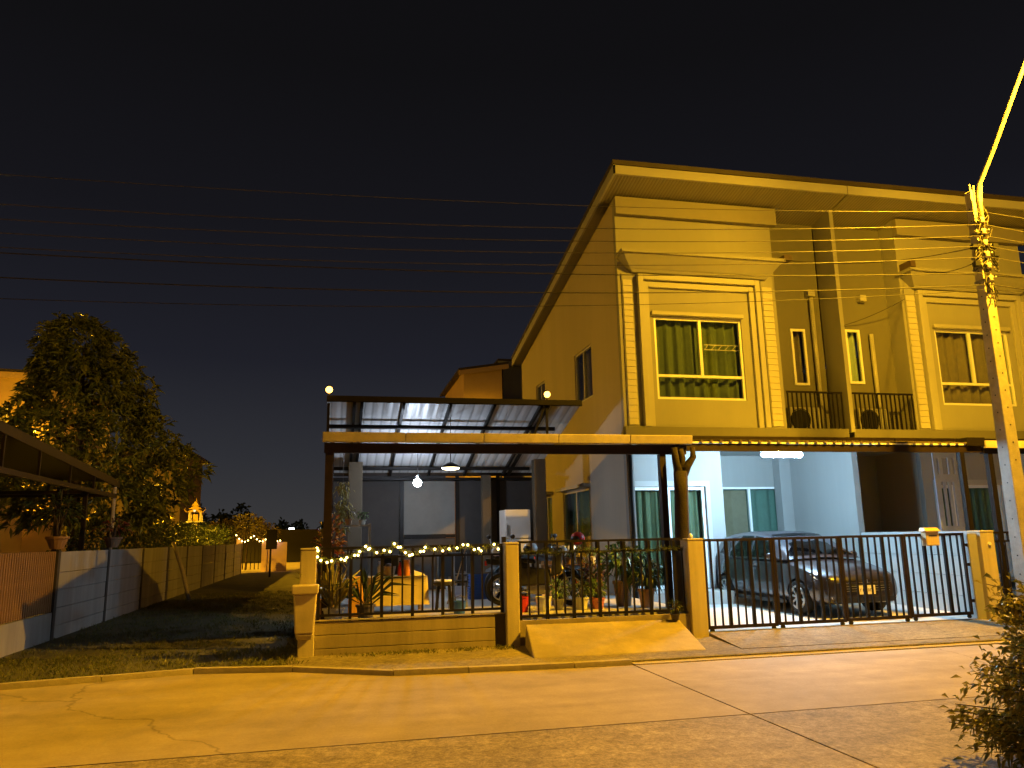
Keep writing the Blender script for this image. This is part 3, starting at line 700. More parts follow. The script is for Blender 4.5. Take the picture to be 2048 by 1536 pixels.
# second unit canopy continues to the right
c2 = thing('driveway_canopy', 'metal canopy over the neighbouring driveway behind the pole', 'canopy', (14.5, 13.8, 3.1))
x0, x1 = 12.16, 18.0
MB().hexa([(x0, 12.5, cz(12.5)-.03), (x1, 12.5, cz(12.5)-.03), (x1, 14.86, cz(14.86)), (x0, 14.86, cz(14.86)), (x0, 12.5, cz(12.5)), (x1, 12.5, cz(12.5)), (x1, 14.86, cz(14.86)+.03), (x0, 14.86, cz(14.86)+.03)]).build('roof_sheet', 'roof_sheet', c2)
MB().box(x0, x1, 12.50, 12.60, 3.00, 3.125).build('front_beam', 'metal_black', c2)
MB().box(x0, x1, 14.862, 14.995, 3.46, 3.598).build('light_seal', 'metal_brown', c2)  # added here too, blocks lamp light leaking past the rear edge
MB().box(x0, x1, 12.42, 12.498, 3.10, 3.24).build('gutter', 'gutter', c2)
MB().box(12.25, 12.36, 12.5, 12.6, 0.08, 3.0).build('post', 'metal_black', c2)
MB().box(11.78, 12.18, 12.45, 12.75, 3.14, 3.30).build('gutter_end_box', 'metal_black', c2)
# tube lamp
tl = thing('tube_lamp', 'bright white fluorescent tube lamp under the driveway canopy', 'lamp', (8.6, 13.75, 3.18))
MB().box(8.14, 9.08, 13.72, 13.80, 3.155, 3.25).build('lamp_body', 'plastic_white', tl)
MB().tube([(8.16, 13.76, 3.095), (8.20, 13.76, 3.095), (9.02, 13.76, 3.095), (9.06, 13.76, 3.095)], [0.02, 0.052, 0.052, 0.02], 12).build('tube', 'em_tube', tl, smooth=True)
# decorative metal screen at the plot boundary
ls = thing('metal_screen', 'grey blue laser-cut metal screen panel with long vertical slots', 'screen', (12.9, 14.3, 0.1))
fr = MB(); X0, X1, SY = 12.56, 13.17, 14.28
fr.holed('y', SY, 0.03, X0, X1, 0.12, 3.30, [(X0+.08, X0+.13, 2.74, 3.10), (X0+.22, X0+.37, 2.74, 3.10), (X0+.46, X0+.53, 2.74, 3.10)] + [(X0+.13+.13*k, X0+.19+.13*k, 1.64, 2.58) for k in range(3)] + [(X0+.15, X0+.24, 1.38, 1.52), (X0+.33, X0+.44, 1.38, 1.52)])
fr.build('panel', 'lattice_grey', ls); MB().box(X1+.003, X1+.09, SY-.02, SY+.06, 0.1, 3.30).build('post', 'metal_black', ls)
MB().box(X0+.01, X1-.01, SY+.035, SY+.05, 0.12, 1.36).build('backing', 'metal_black', ls)
# low party wall between the driveways
pw = thing('party_wall', 'low white plank wall between the two driveways behind the car', 'wall', (11.08, 13.4, 0.0))
for k in range(4):
    MB().box(11.03, 11.13, 11.90, 14.815, 0.05+0.355*k, 0.05+0.355*(k+1)-0.012).build('plank', 'trim_white', pw)
MB().box(11.0, 11.16, 11.90, 14.815, 1.46, 1.54).build('coping', 'trim_white', pw)
# ------------------------------------------------------------------ front boundary
FY = 11.6
def pillar(x, label, h=1.5, w=0.26, d=0.26, m='pillar_paint', y=FY):
    r = thing('gate_pillar', label, 'pillar', (x, y, 0.0), group='pillars of the front fence')
    MB().box(x-w/2, x+w/2, y-d/2, y+d/2, -0.1, h-0.03).build('shaft', m, r, bevel=0.012)
    MB().box(x-w/2-0.006, x+w/2+0.006, y-d/2-0.006, y+d/2+0.006, h-0.029, h+0.005).build('cap', m, r, bevel=0.01)
    return r
pillar(-0.38, 'yellow-lit concrete pillar at the alley corner carrying the hanging planter', 1.49, 0.22, 0.24)
pillar(2.56, 'concrete pillar between the string-lit fence and the ramp', 1.51, 0.20, 0.26)
p3 = pillar(5.52, 'wide concrete pillar at the hinge of the driveway gate', 1.51, 0.27, 0.27)
p4 = pillar(10.98, 'concrete pillar with a bell button at the mailbox end of the gate', 1.54, 0.28, 0.28)
MB().lathe([(0.03, 0), (0.03, 0.02)], (11.0, FY-0.141, 1.32), 12, Matrix.Rotation(math.pi/2, 3, 'X')).build('bell_button', 'plastic_white', p4)
MB().ball((5.50, FY-0.02, 1.545), 0.035, 8, 5, (1, 1, 1.5)).build('finial_lamp', 'plastic_white', p3, smooth=True)
MB().box(10.66, 10.838, FY-0.05, FY+0.08, 0.05, 1.50).build('jamb_strip', 'wall_paint', p4)
# low plank wall under the first fence section
lw = thing('low_wall', 'low wall of three stacked concrete planks below the string lights', 'wall', (1.1, FY, 0.0))
for k in range(3):
    MB().box(-0.268, 2.30, FY-0.06, FY+0.06, -0.06+0.18*k, -0.06+0.18*(k+1)-0.008).build('plank', 'plank_concrete', lw, bevel=0.006)
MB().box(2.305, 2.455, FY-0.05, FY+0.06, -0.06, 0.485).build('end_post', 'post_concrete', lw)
MB().box(-0.268, 2.455, FY-0.075, FY+0.07, 0.486, 0.50).build('coping', 'plank_concrete', lw)
# base wall below the second section and side retaining wall
bw = tag(MB().box(2.665, 5.38, FY-0.08, FY+0.08, -0.1, 0.375).build('base_wall', 'plank_concrete'), 'low concrete base wall behind the ramp under the second fence section', 'wall')
sw = thing('retaining_wall', 'low plank wall along the alley side of the garden', 'wall', (-0.32, 16, 0.0))
for k in range(3):
    for y0 in (11.74, 14.1, 16.46, 18.82):
        MB().box(-0.36, -0.27, y0, y0+2.34, -0.06+0.18*k, -0.06+0.18*(k+1)-0.008).build('plank', 'plank_concrete', sw)
def fence(x0, x1, z0, z1, label, rail2, sp=0.152):
    r = thing('metal_fence', label, 'fence', ((x0+x1)/2, FY, z0), group='black metal fence sections')
    MB().box(x0, x1, FY-0.018, FY+0.018, z1-0.035, z1).build('top_rail', 'metal_black', r); MB().box(x0, x1, FY-0.018, FY+0.018, z0, z0+0.035).build('bottom_rail', 'metal_black', r)
    MB().box(x0, x1, FY-0.015, FY+0.015, rail2, rail2+0.03).build('middle_rail', 'metal_black', r)
    n = round((x1-x0)/sp); thin = thick = None; x = x0
    for i in range(n + 1):
        x = x0 + 0.02 + (x1-x0-0.04)*i/n
        if i % 3 == 0:
            if thick is None: thick = (x, MB().box(x-0.022, x+0.022, FY-0.024, FY+0.024, z0-0.10, z1-0.036).build('post', 'metal_black', r))
            else: clone(thick[1], r, (x-thick[0], 0, 0))
        else:
            if thin is None: thin = (x, MB().box(x-0.012, x+0.012, FY-0.012, FY+0.012, z0+0.034, rail2).build('bar', 'metal_black', r))
            else: clone(thin[1], r, (x-thin[0], 0, 0))
    k = round((x1-x0)/0.2); first = None
    for i in range(1, k):
        x = x0 + (x1-x0)*i/k
        if first is None: first = (x, MB().box(x-0.012, x+0.012, FY-0.011, FY+0.011, rail2+0.03, z1-0.035).build('short_bar', 'metal_black', r))
        else: clone(first[1], r, (x-first[0], 0, 0))
    return r
fence(-0.25, 2.44, 0.54, 1.50, 'black metal fence section wrapped in the lit fairy-light garland', 1.33)
fence(2.68, 5.36, 0.41, 1.53, 'black metal fence section behind the ramp with the dull garland', 1.335, 0.138)
# dark gate-stop post next to the second pillar
tag(MB().box(2.47, 2.53, FY+0.15, FY+0.21, 0.40, 1.60).build('gate_post', 'metal_black'), 'dark square steel post standing just behind the second pillar', 'post')
# folding driveway gate
gt = thing('driveway_gate', 'wide black folding driveway gate of four barred leaves', 'gate', (8.15, FY, 0.1))
edges = [5.70, 6.93, 8.17, 9.40, 10.62]
for k, (a, b) in enumerate(zip(edges, edges[1:])):
    z0, z1 = 0.115 + 0.01*k, 1.50 + 0.004*k
    f = MB(); f.box(a+0.006, a+0.046, FY-0.02, FY+0.02, z0, z1); f.box(b-0.046, b-0.006, FY-0.02, FY+0.02, z0, z1)
    f.box(a+0.046, b-0.046, FY-0.019, FY+0.019, z1-0.04, z1); f.box(a+0.046, b-0.046, FY-0.019, FY+0.019, z0, z0+0.05)
    leaf = f.build('gate_leaf', 'metal_brown', gt)
    n = 9; thin = thick = None
    for i in range(1, n):
        x = a + (b-a)*i/n; w = 0.024 if i % 3 == 0 else 0.0125
        s_ = MB().box(x-w, x+w, FY-w, FY+w, z0+0.05, z1-0.04)
        if w > 0.015:
            if thick is None: thick = (x, s_.build('bar', 'metal_black', leaf))
            else: clone(thick[1], leaf, (x-thick[0], 0, 0))
        else:
            if thin is None: thin = (x, s_.build('bar', 'metal_black', leaf))
            else: clone(thin[1], leaf, (x-thin[0], 0, 0))
    for xx in (a+0.08, b-0.08):
        MB().lathe([(0.035, 0), (0.035, 0.03)], (xx, FY+0.015, z0-0.025), 10, Matrix.Rotation(math.pi/2, 3, 'X')).build('roller', 'rubber', leaf)
for z in (0.35, 0.95, 1.28):
    for x in (5.675, 10.64): MB().box(x-0.03, x+0.03, FY-0.03, FY-0.005, z, z+0.05).build('hinge', 'metal_black', gt)
MB().box(5.7, 10.62, FY-0.04, FY+0.04, 0.060, 0.082).build('floor_track', 'steel_grey', gt)
# side fence of the neighbour right of the pillar
fence(11.14, 14.5, 0.25, 1.52, 'black metal fence of the neighbouring plot behind the pole', 1.34)
# mailbox hanging on the gate
mb_ = thing('mailbox', 'small tan mailbox hung on the gate top rail', 'mailbox', (9.86, FY-0.12, 1.32))
MB().box(9.73, 9.99, FY-0.17, FY-0.045, 1.31, 1.55).build('box', 'mailbox_tan', mb_, bevel=0.012)
MB().hexa([(9.71, FY-0.20, 1.552), (10.01, FY-0.20, 1.552), (10.01, FY-0.03, 1.552), (9.71, FY-0.03, 1.552), (9.73, FY-0.13, 1.61), (9.99, FY-0.13, 1.61), (9.99, FY-0.04, 1.61), (9.73, FY-0.04, 1.61)]).build('lid', 'mailbox_tan', mb_)
MB().box(9.78, 9.94, FY-0.176, FY-0.171, 1.47, 1.485).build('slot', 'black_plastic', mb_)
# tapered planter hung on the corner pillar
pl = thing('hanging_planter', 'tall cream tapered planter bin fixed to the front of the corner pillar', 'planter', (-0.40, FY-0.28, 0.26))
def tap(z0, z1, w0, w1, d0, d1):
    y = FY-0.125; return [(-0.40-w0/2, y-d0, z0), (-0.40+w0/2, y-d0, z0), (-0.40+w0/2, y, z0), (-0.40-w0/2, y, z0), (-0.40-w1/2, y-d1, z1), (-0.40+w1/2, y-d1, z1), (-0.40+w1/2, y, z1), (-0.40-w1/2, y, z1)]
MB().hexa(tap(0.27, 0.35, 0.19, 0.25, 0.16, 0.20)).hexa(tap(0.351, 0.88, 0.25, 0.31, 0.20, 0.26)).build('body', 'planter_cream', pl, bevel=0.02)
MB().hexa(tap(0.881, 1.0, 0.345, 0.36, 0.30, 0.31)).build('rim', 'planter_cream', pl, bevel=0.015)

# string-light garland
GP = [(-0.27, 1.49), (-0.26, 1.37), (-0.21, 1.32), (-0.06, 1.31), (0.07, 1.33), (0.15, 1.35), (0.26, 1.38), (0.33, 1.43), (0.41, 1.5), (0.47, 1.47), (0.57, 1.41), (0.76, 1.42), (0.82, 1.53), (0.91, 1.48), (0.98, 1.4), (1.08, 1.37), (1.2, 1.41), (1.27, 1.47), (1.41, 1.44), (1.62, 1.44), (1.74, 1.45), (1.9, 1.49), (2.0, 1.42), (2.1, 1.4), (2.3, 1.49), (2.40, 1.40)]
gl = thing('fairy_light_garland', 'glowing yellow fairy-light garland draped along the fence top', 'string lights', (1.0, FY-0.06, 1.3))
GY = FY-0.055
MB().tube([(x, GY, z) for x, z in GP], 0.006, 5).build('wire', 'cable', gl)
r = np.random.default_rng(12); pts = []; 
for (a, b), (c, d) in zip(GP, GP[1:]):
    n = int(26 * math.hypot(c-a, d-b) / 0.1)
    for i in range(n):
        t = r.random(); pts.append((a+(c-a)*t + r.normal()*0.008, GY + r.normal()*0.012, b+(d-b)*t + r.normal()*0.010))
leaves(np.array(pts), r.normal(size=(len(pts), 3)), 0.055, 0.012, r, 0.1).build('tinsel', 'tinsel', gl)
bulb = None
def fairy(x, y, z, mt='em_fairy', rad=0.017):
    return MB().ball((x, y, z), rad, 6, 4)
bpos = []
for i, (x, z) in enumerate(GP[:-1]):
    bpos.append((x, z))
    if i % 2 == 0: bpos.append(((x+GP[i+1][0])/2 + 0.012, (z+GP[i+1][1])/2 + 0.025*rnd.choice((-1, 1))))
for i, (x, z) in enumerate(bpos):
    if bulb is None: bulb = ((x, z), fairy(x, GY-0.025, z).build('bulb', 'em_fairy', gl, smooth=True))
    else: clone(bulb[1], gl, (x-bulb[0][0], rnd.uniform(-0.01, 0.02), z-bulb[0][1]))
# unlit garland on the second section
g2 = thing('garland', 'unlit green tinsel garland along the rail behind the ramp', 'garland', (4.0, FY-0.05, 1.3))
zz = lambda x: 1.36 + 0.018*math.sin(x*9) + 0.012*math.sin(x*23)
MB().tube([(2.7+0.05*i, GY, zz(2.7+0.05*i)) for i in range(53)], 0.005, 5).build('wire', 'cable', g2)
pts = [(x, GY + r.normal()*0.012, zz(x) + r.normal()*0.012) for x in r.uniform(2.7, 5.33, 900)]
leaves(np.array(pts), r.normal(size=(900, 3)), 0.055, 0.011, r, 0.1).build('tinsel', 'leaf_hedge', g2)
# ------------------------------------------------------------------ garden carport: low front canopy and tall rear roof
ft = thing('garden_canopy', 'low garden canopy with a long cream front gutter on dark steel posts', 'canopy', (2.8, 14.2, 0.4))
def lz(y): return 3.19 + (y - 12.25) * 0.140
x0, x1 = -0.22, 5.74
MB().hexa([(x0, 12.25, lz(12.25)), (x1, 12.25, lz(12.25)), (x1, 15.25, lz(15.25)), (x0, 15.25, lz(15.25)), (x0, 12.25, lz(12.25)+.03), (x1, 12.25, lz(12.25)+.03), (x1, 15.25, lz(15.25)+.03), (x0, 15.25, lz(15.25)+.03)]).build('roof_sheet', 'sheet_top', ft)
gx = [x0-0.03, 1.02, 2.27, 3.52, 4.77, 5.90]
for a, b in zip(gx, gx[1:]):
    MB().hexa([(a+.003, 12.12, 3.09), (b-.003, 12.12, 3.09), (b-.003, 12.245, 3.09), (a+.003, 12.245, 3.09), (a+.003, 12.08, 3.235), (b-.003, 12.08, 3.235), (b-.003, 12.245, 3.235), (a+.003, 12.245, 3.235)]).build('gutter', 'gutter', ft, bevel=0.01)
MB().box(x0, x1+.1, 12.25, 12.33, 2.93, 3.085).build('front_beam', 'metal_brown', ft)
for y in (13.4, 15.15):
    MB().box(x0, x1, y-.03, y+.03, lz(y)-.10, lz(y)-.004).build('purlin', 'metal_brown', ft)
for (x, y, w) in ((-0.14, 12.31, 0.12), (5.40, 12.31, 0.11), (-0.12, 15.1, 0.08)):
    MB().box(x-w/2, x+w/2, y-w/2, y+w/2, 0.40, 2.93 if y < 13 else lz(y)-.10).build('post', 'metal_brown', ft)
MB().tube([(5.66, 12.18, 3.08), (5.68, 12.30, 2.9), (5.70, 12.34, 2.6), (5.70, 12.34, 0.2)], 0.04, 8).build('downpipe', 'metal_brown', ft, smooth=True)

up = thing('garden_roof', 'tall rear garden roof of pale metal sheets on dark rafters', 'roof', (2.2, 16.4, 0.4))
S2 = -0.277
RY = 14.6
def uz(y): return 4.20 + (y - RY) * S2
ux0, ux1, uy0, uy1 = -0.24, 4.75, RY, 18.45
def strip(a, b, y0, y1, o0, o1):
    return MB().hexa([(a, y0, uz(y0)+o0), (b, y0, uz(y0)+o0), (b, y1, uz(y1)+o0), (a, y1, uz(y1)+o0), (a, y0, uz(y0)+o1), (b, y0, uz(y0)+o1), (b, y1, uz(y1)+o1), (a, y1, uz(y1)+o1)])
xs = [ux0 + (ux1-ux0)*i/7 for i in range(8)]
for a, b in zip(xs, xs[1:]): strip(a+.004, b-.004, uy0, uy1, 0.0, 0.025).build('roof_panel', 'roof_sheet', up)
strip(ux0, ux1, uy0-.04, uy0-.002, -0.06, 0.045).build('front_beam', 'metal_black', up)
for x in (0.27, 0.41, 1.20, 2.10, 2.97, 3.92, 4.06):
    strip(x-.027, x+.027, uy0, uy1, -0.08, -0.004).build('rafter', 'metal_black', up)
for y in (15.58, 17.87):
    strip(ux0, 4.45, y-.027, y+.027, -0.145, -0.082).build('purlin', 'metal_black', up)
strip(ux0, ux1, uy1-.08, uy1, -0.20, -0.147).build('rear_beam', 'metal_black', up)
for x, y, w in ((0.376, 17.4, 0.30), (4.50, 17.2, 0.27), (3.45, 18.2, 0.21)):
    MB().box(x-w/2, x+w/2, y-w/2, y+w/2, 0.40, uz(y)-.15).build('column', 'column_brown', up, bevel=0.01)
MB().box(ux0+.01, ux0+.06, RY+.03, RY+.08, lz(14.4)+.035, uz(RY)-.08).build('strut', 'metal_black', up)
MB().bar((4.03, RY+.06, 4.10), (4.03, RY+.05, lz(14.4)+.06), 0.045).build('strut', 'metal_black', up)
MB().bar((3.98, RY+.06, 4.12), (3.76, RY+.06, lz(14.4)+.06), 0.04).build('brace', 'metal_black', up)
# rear screen wall of framed panels, bulb light coloured into the middle one
rs = thing('screen_wall', 'dark framed screen wall at the back of the garden with a middle panel coloured paler as bulb-lit', 'screen', (2.1, 18.6, 0.4))
for a, b, z0, z1, m in ((0.50, 1.43, 0.42, 3.03, 'screen_dark'), (1.54, 2.76, 1.69, 3.03, 'screen_bulb_lit'), (1.54, 2.76, 0.42, 1.60, 'screen_dark'), (2.87, 3.78, 0.42, 3.03, 'screen_dark'), (3.86, 4.70, 0.42, 3.03, 'screen_dark'), (-0.2, 0.40, 0.42, 3.03, 'screen_dark')):
    MB().box(a, b, 18.58, 18.62, z0, z1).build('panel', m, rs)
for x in (0.45, 1.487, 2.815, 3.82): MB().box(x-.045, x+.045, 18.55, 18.61, 0.42, 3.06).build('post', 'metal_black', rs)
MB().box(-0.2, 4.7, 18.56, 18.62, 3.065, 3.16).build('head_beam', 'metal_black', rs)
MB().box(1.54, 2.76, 18.55, 18.62, 1.605, 1.685).build('rail', 'metal_black', rs)
# lamps
def flood(x, label):
    f = thing('roof_lamp', label, 'lamp', (x, RY-.05, uz(RY)+.05), group='lamps on the rear garden roof')
    z = uz(RY)+.05
    MB().box(x-.015, x+.015, RY-.03, RY-.01, z-.02, z+.09).build('bracket', 'metal_black', f)
    MB().ball((x, RY-.06, z+.11), 0.065, 10, 6).build('bulb', 'em_flood', f, smooth=True)
    MB().lathe([(0.05, 0.0), (0.035, 0.03), (0.015, 0.05)], (x, RY-.04, z+.155), 10).build('cap', 'metal_black', f)
flood(-0.20, 'glowing orange lamp at the alley end of the rear roof edge')
flood(4.02, 'glowing orange lamp at the house end of the rear roof edge')
pb = thing('pendant_bulb', 'bare white bulb hanging on a cord in the garden carport', 'lamp', (1.62, 16.2, 2.7))
MB().tube([(1.62, 16.2, uz(16.2)-.01), (1.625, 16.2, 3.2), (1.62, 16.2, 2.89)], 0.006, 5).build('cord', 'cable', pb)
MB().lathe([(0.02, 0), (0.02, 0.07)], (1.62, 16.2, 2.82), 8).build('socket', 'plastic_white', pb)
MB().ball((1.62, 16.2, 2.74), 0.085, 12, 8).build('bulb', 'em_bulb', pb, smooth=True)
dl = thing('disc_lamp', 'warm oval disc lamp hanging under the garden roof', 'lamp', (2.19, 15.3, 2.9))
MB().lathe([(0.03, 0.11), (0.19, 0.03), (0.19, 0.0), (0.18, 0.0)], (2.19, 15.3, 2.97), 18).build('shade', 'metal_brown', dl, smooth=True)
MB().lathe([(0.178, 0.0), (0.165, -0.025), (0.10, -0.04)], (2.19, 15.3, 2.969), 18).build('diffuser', 'em_warm', dl, smooth=True)
MB().tube([(2.19, 15.3, 3.08), (2.19, 15.3, uz(15.3)-.01)], 0.008, 5).build('cord', 'cable', dl)
# ------------------------------------------------------------------ things in the garden
GZ = 0.40
def pot(parent, c, r0, r1, h, m):
    x, y, z = c
    return MB().lathe([(r0*.9, 0), (r0, .01), (r1*.96, h*.86), (r1*1.08, h*.87), (r1*1.08, h), (r1*.92, h), (r1*.88, h*.88), (0.01, h*.86)], (x, y, z), 14).build('pot', m, parent, smooth=False)
def bush_pts(r, c, rad, n, sq=1.0):
    d = r.normal(size=(n, 3)); d /= np.linalg.norm(d, axis=1, keepdims=True); u = r.random(n)[:, None]**0.5
    return np.array(c) + d*u*np.array(rad), d + np.array([0, 0, .2])
def potted(loc, label, h=0.45, rad=0.22, n=160, pm='terracotta', lm='leaf_bright', leaf=(0.13, 0.045), pr=0.13, ph=0.24, seed=1, droop=0.4, grp='potted plants in the garden', strap=False):
    r = np.random.default_rng(seed); x, y, z = loc
    t = thing('potted_plant', label, 'potted plant', loc, group=grp)
    pot(t, loc, pr*.75, pr, ph, pm)
    if strap:
        nn = n; base = np.tile(np.array([[x, y, z+ph*.9]]), (nn, 1)) + r.normal(size=(nn, 3))*0.02
        d = np.stack([r.normal(size=nn), r.normal(size=nn), np.abs(r.normal(size=nn))*1.2+1.0], 1)
        leaves(base, d, h, leaf[1], r, droop).build('foliage', lm, t)
    else:
        st = MB()
        for k in range(5): 
            a = k*1.26+seed; st.tube([(x, y, z+ph*.85), (x+.03*math.cos(a), y+.03*math.sin(a), z+ph+h*.4), (x+rad*.5*math.cos(a), y+rad*.5*math.sin(a), z+ph+h*.8)], [.012, .009, .005], 5)
        st.build('stem', 'bark', t)
        p, d = bush_pts(r, (x, y, z+ph+h*.6), (rad, rad, h*.45), n); leaves(p, d, leaf[0], leaf[1], r, droop).build('foliage', lm, t)
    return t
potted((-0.02, 12.05, GZ), 'yellow-green strap-leaved plant beside the first canopy post', 0.85, .2, 46, 'pot_white', 'leaf_gold', (0.8, .06), .15, .22, 2, .25, strap=True)
potted((0.45, 12.2, GZ), 'dark arching plant between the fence and the draped table', 0.80, .2, 34, 'pot_dark', 'leaf_hedge', (.7, .05), .14, .24, 3, .35, strap=True)
potted((-0.12, 12.75, GZ), 'red-tinged tall shrub in a pot at the alley corner', 1.25, .24, 300, 'terracotta', 'leaf_red', (.11, .05), .16, .30, 4)
potted((4.82, 12.9, GZ), 'large grey-green leafy plant in a tall brown pot', 0.55, .34, 200, 'wood', 'leaf_bright', (.22, .07), .17, .42, 5, .5)
potted((5.08, 12.5, GZ), 'bushy plant spilling over its pot beside the dark trunk', 0.46, .24, 190, 'terracotta', 'leaf_hedge', (.16, .05), .14, .30, 6, .6)
potted((4.45, 13.3, GZ), 'dark red-stemmed plant in a black pot', 0.50, .22, 150, 'pot_dark', 'leaf_red', (.14, .04), .14, .26, 7)
potted((4.25, 12.6, GZ), 'low bushy plant in a pink pot near the ramp', 0.26, .16, 130, 'pot_pink', 'leaf_bright', (.09, .035), .12, .18, 8)
potted((3.95, 12.55, GZ), 'small round plant in a white pot near the ramp', 0.24, .15, 120, 'pot_white', 'leaf_hedge', (.09, .035), .12, .20, 9)
potted((3.62, 12.7, GZ), 'small plant in a grey pot between motorcycle and white pot', 0.28, .15, 110, 'pot_grey', 'leaf_bright', (.09, .03), .11, .18, 10)
potted((5.06, 11.36, 0.30), 'little dark potted plant standing on the ramp top outside the fence', 0.20, .09, 90, 'pot_dark', 'leaf_hedge', (.07, .02), .07, .10, 11, grp='potted plants outside the fence')
# tiered shelf with coloured pots
sh = thing('plant_stand', 'wooden two-tier plant stand behind the second fence section', 'shelf', (4.2, 13.75, GZ))
for z in (0.30, 0.66): MB().box(3.75, 4.70, 13.60, 13.92, GZ+z, GZ+z+.025).build('shelf_board', 'wood', sh)
for x in (3.77, 4.68):
    for y in (13.62, 13.90): MB().box(x-.02, x+.02, y-.02, y+.02, GZ, GZ+.30).build('leg', 'wood', sh); MB().box(x-.02, x+.02, y-.02, y+.02, GZ+.325, GZ+.66).build('upright', 'wood', sh)
for i, (x, z, m, lb) in enumerate(((3.90, .685, 'terracotta', 'leaf plant in an orange pot, first on the upper stand shelf'), (4.12, .685, 'terracotta', 'leafy plant in an orange pot, second on the upper stand shelf'), (4.34, .685, 'pot_dark', 'leafy plant in a black pot on the upper stand shelf'), (4.56, .685, 'pot_white', 'leafy plant in a white pot at the end of the upper shelf'), (3.95, .325, 'plastic_blue', 'small plant in a blue tub on the lower stand shelf'), (4.25, .325, 'plastic_red', 'small plant in a red tub on the lower stand shelf'), (4.52, .325, 'pot_grey', 'small plant in a grey tub on the lower stand shelf'))):
    potted((x, 13.76, GZ+z), lb, .16 if z > .5 else .10, .09, 60, m, 'leaf_bright' if i % 2 else 'leaf_gold', (.07, .025), .075, .13, 30+i, grp='pots on the plant stand')
# pruned tree trunk at the gate pillar
pt = thing('tree_stump', 'dark pruned tree trunk with sawn-off branches behind the gate pillar', 'tree', (5.56, 12.05, 0.2))
MB().tube([(5.57, 12.05, 0.1), (5.56, 12.05, 1.2), (5.60, 12.04, 2.2), (5.62, 12.05, 2.62)], [.14, .125, .115, .12], 10).build('trunk', 'bark_dark', pt, smooth=True)
MB().tube([(5.60, 12.05, 2.5), (5.54, 12.04, 2.78), (5.52, 12.04, 3.02)], [.09, .065, .055], 8).build('branch', 'bark_dark', pt, smooth=True)
MB().tube([(5.63, 12.05, 2.5), (5.74, 12.03, 2.72), (5.84, 12.0, 2.86), (5.83, 11.99, 3.02)], [.09, .07, .055, .04], 8).build('branch', 'bark_dark', pt, smooth=True)
MB().tube([(5.62, 12.06, 2.55), (5.68, 12.09, 2.85), (5.66, 12.1, 3.0)], [.08, .06, .05], 8).build('branch', 'bark_dark', pt, smooth=True)
# draped table and things on it
tb = thing('draped_table', 'table under a cream cloth behind the string-lit fence', 'table', (1.0, 13.55, GZ))
def drape(x0, x1, y0, y1, z0, z1):
    b = MB(); ring = []; N = 48; per = []
    for i in range(N):
        t = i/N*4; s_ = int(t); f = t-s_
        per.append([(x0+(x1-x0)*f, y0), (x1, y0+(y1-y0)*f), (x1-(x1-x0)*f, y1), (x0, y1-(y1-y0)*f)][s_])
    cx, cy = (x0+x1)/2, (y0+y1)/2
    for j in range(5):
        fz = j/4
        for i, (x, y) in enumerate(per):
            k = 1 + 0.045*fz*math.sin(i*1.7)+0.03*fz; b.v.append((cx+(x-cx)*k, cy+(y-cy)*k, z1-(z1-z0)*fz))
    for j in range(4):
        for i in range(N): i2 = (i+1) % N; b.f.append((j*N+i, (j+1)*N+i, (j+1)*N+i2, j*N+i2))
    b.f.append(tuple(range(N))[::-1]); return b
MB().box(0.56, 1.46, 13.32, 13.86, GZ+.555, GZ+.575).build('table_top', 'wood', tb)
for x in (.60, 1.42):
    for y in (13.36, 13.82): MB().box(x-.02, x+.02, y-.02, y+.02, GZ, GZ+.555).build('leg', 'wood', tb)
drape(0.52, 1.50, 13.28, 13.90, GZ+.12, GZ+.585).build('cloth', 'cloth_cream', tb, smooth=True)
TZ = GZ+.588
def bottle(x, y, label, m, cap='plastic_white', h=.24, r_=.04):
    t = thing('bottle', label, 'bottle', (x, y, TZ))
    MB().lathe([(r_, 0), (r_, h*.6), (r_*.45, h*.78), (r_*.4, h*.92)], (x, y, TZ), 12).build('body', m, t, smooth=True); MB().lathe([(r_*.45, 0), (r_*.45, h*.1)], (x, y, TZ+h*.92), 10).build('cap', cap, t)
bottle(1.06, 13.45, 'red bottle standing on the draped table', 'plastic_red', 'plastic_black')
bottle(0.72, 13.5, 'clear white bottle at the fence end of the draped table', 'plastic_white')
tag(MB().lathe([(.055, 0), (.055, .25), (.05, .26)], (1.17, 13.42, TZ), 14).build('canister', 'plastic_orange'), 'tall orange canister on the draped table', 'canister')
bs = thing('basket', 'pale wire basket of odds and ends on the draped table', 'basket', (.88, 13.6, TZ))
MB().lathe([(.09, 0), (.12, .15), (.125, .155), (.115, .155), (.085, .01)], (.88, 13.6, TZ), 14).build('body', 'wood_pale', bs); MB().ball((.88, 13.6, TZ+.13), .08, 8, 5).build('contents', 'cloth_grey', bs)
tag(MB().hexa([(1.28, 13.34, TZ), (1.47, 13.34, TZ), (1.47, 13.62, TZ), (1.28, 13.62, TZ), (1.28, 13.36, TZ+.09), (1.45, 13.36, TZ+.03), (1.45, 13.60, TZ+.03), (1.28, 13.60, TZ+.09)]).build('folded_cloth', 'plastic_white'), 'folded white cloth on the table corner', 'cloth')
tag(MB().hexa([(.20, 12.85, GZ), (.46, 12.85, GZ), (.46, 13.1, GZ), (.20, 13.1, GZ), (.22, 12.87, GZ+.62), (.44, 12.87, GZ+.62), (.44, 13.08, GZ+.62), (.22, 13.08, GZ+.62)]).build('sack', 'cloth_orange', bevel=.05), 'upright orange sack beside the draped table', 'sack')
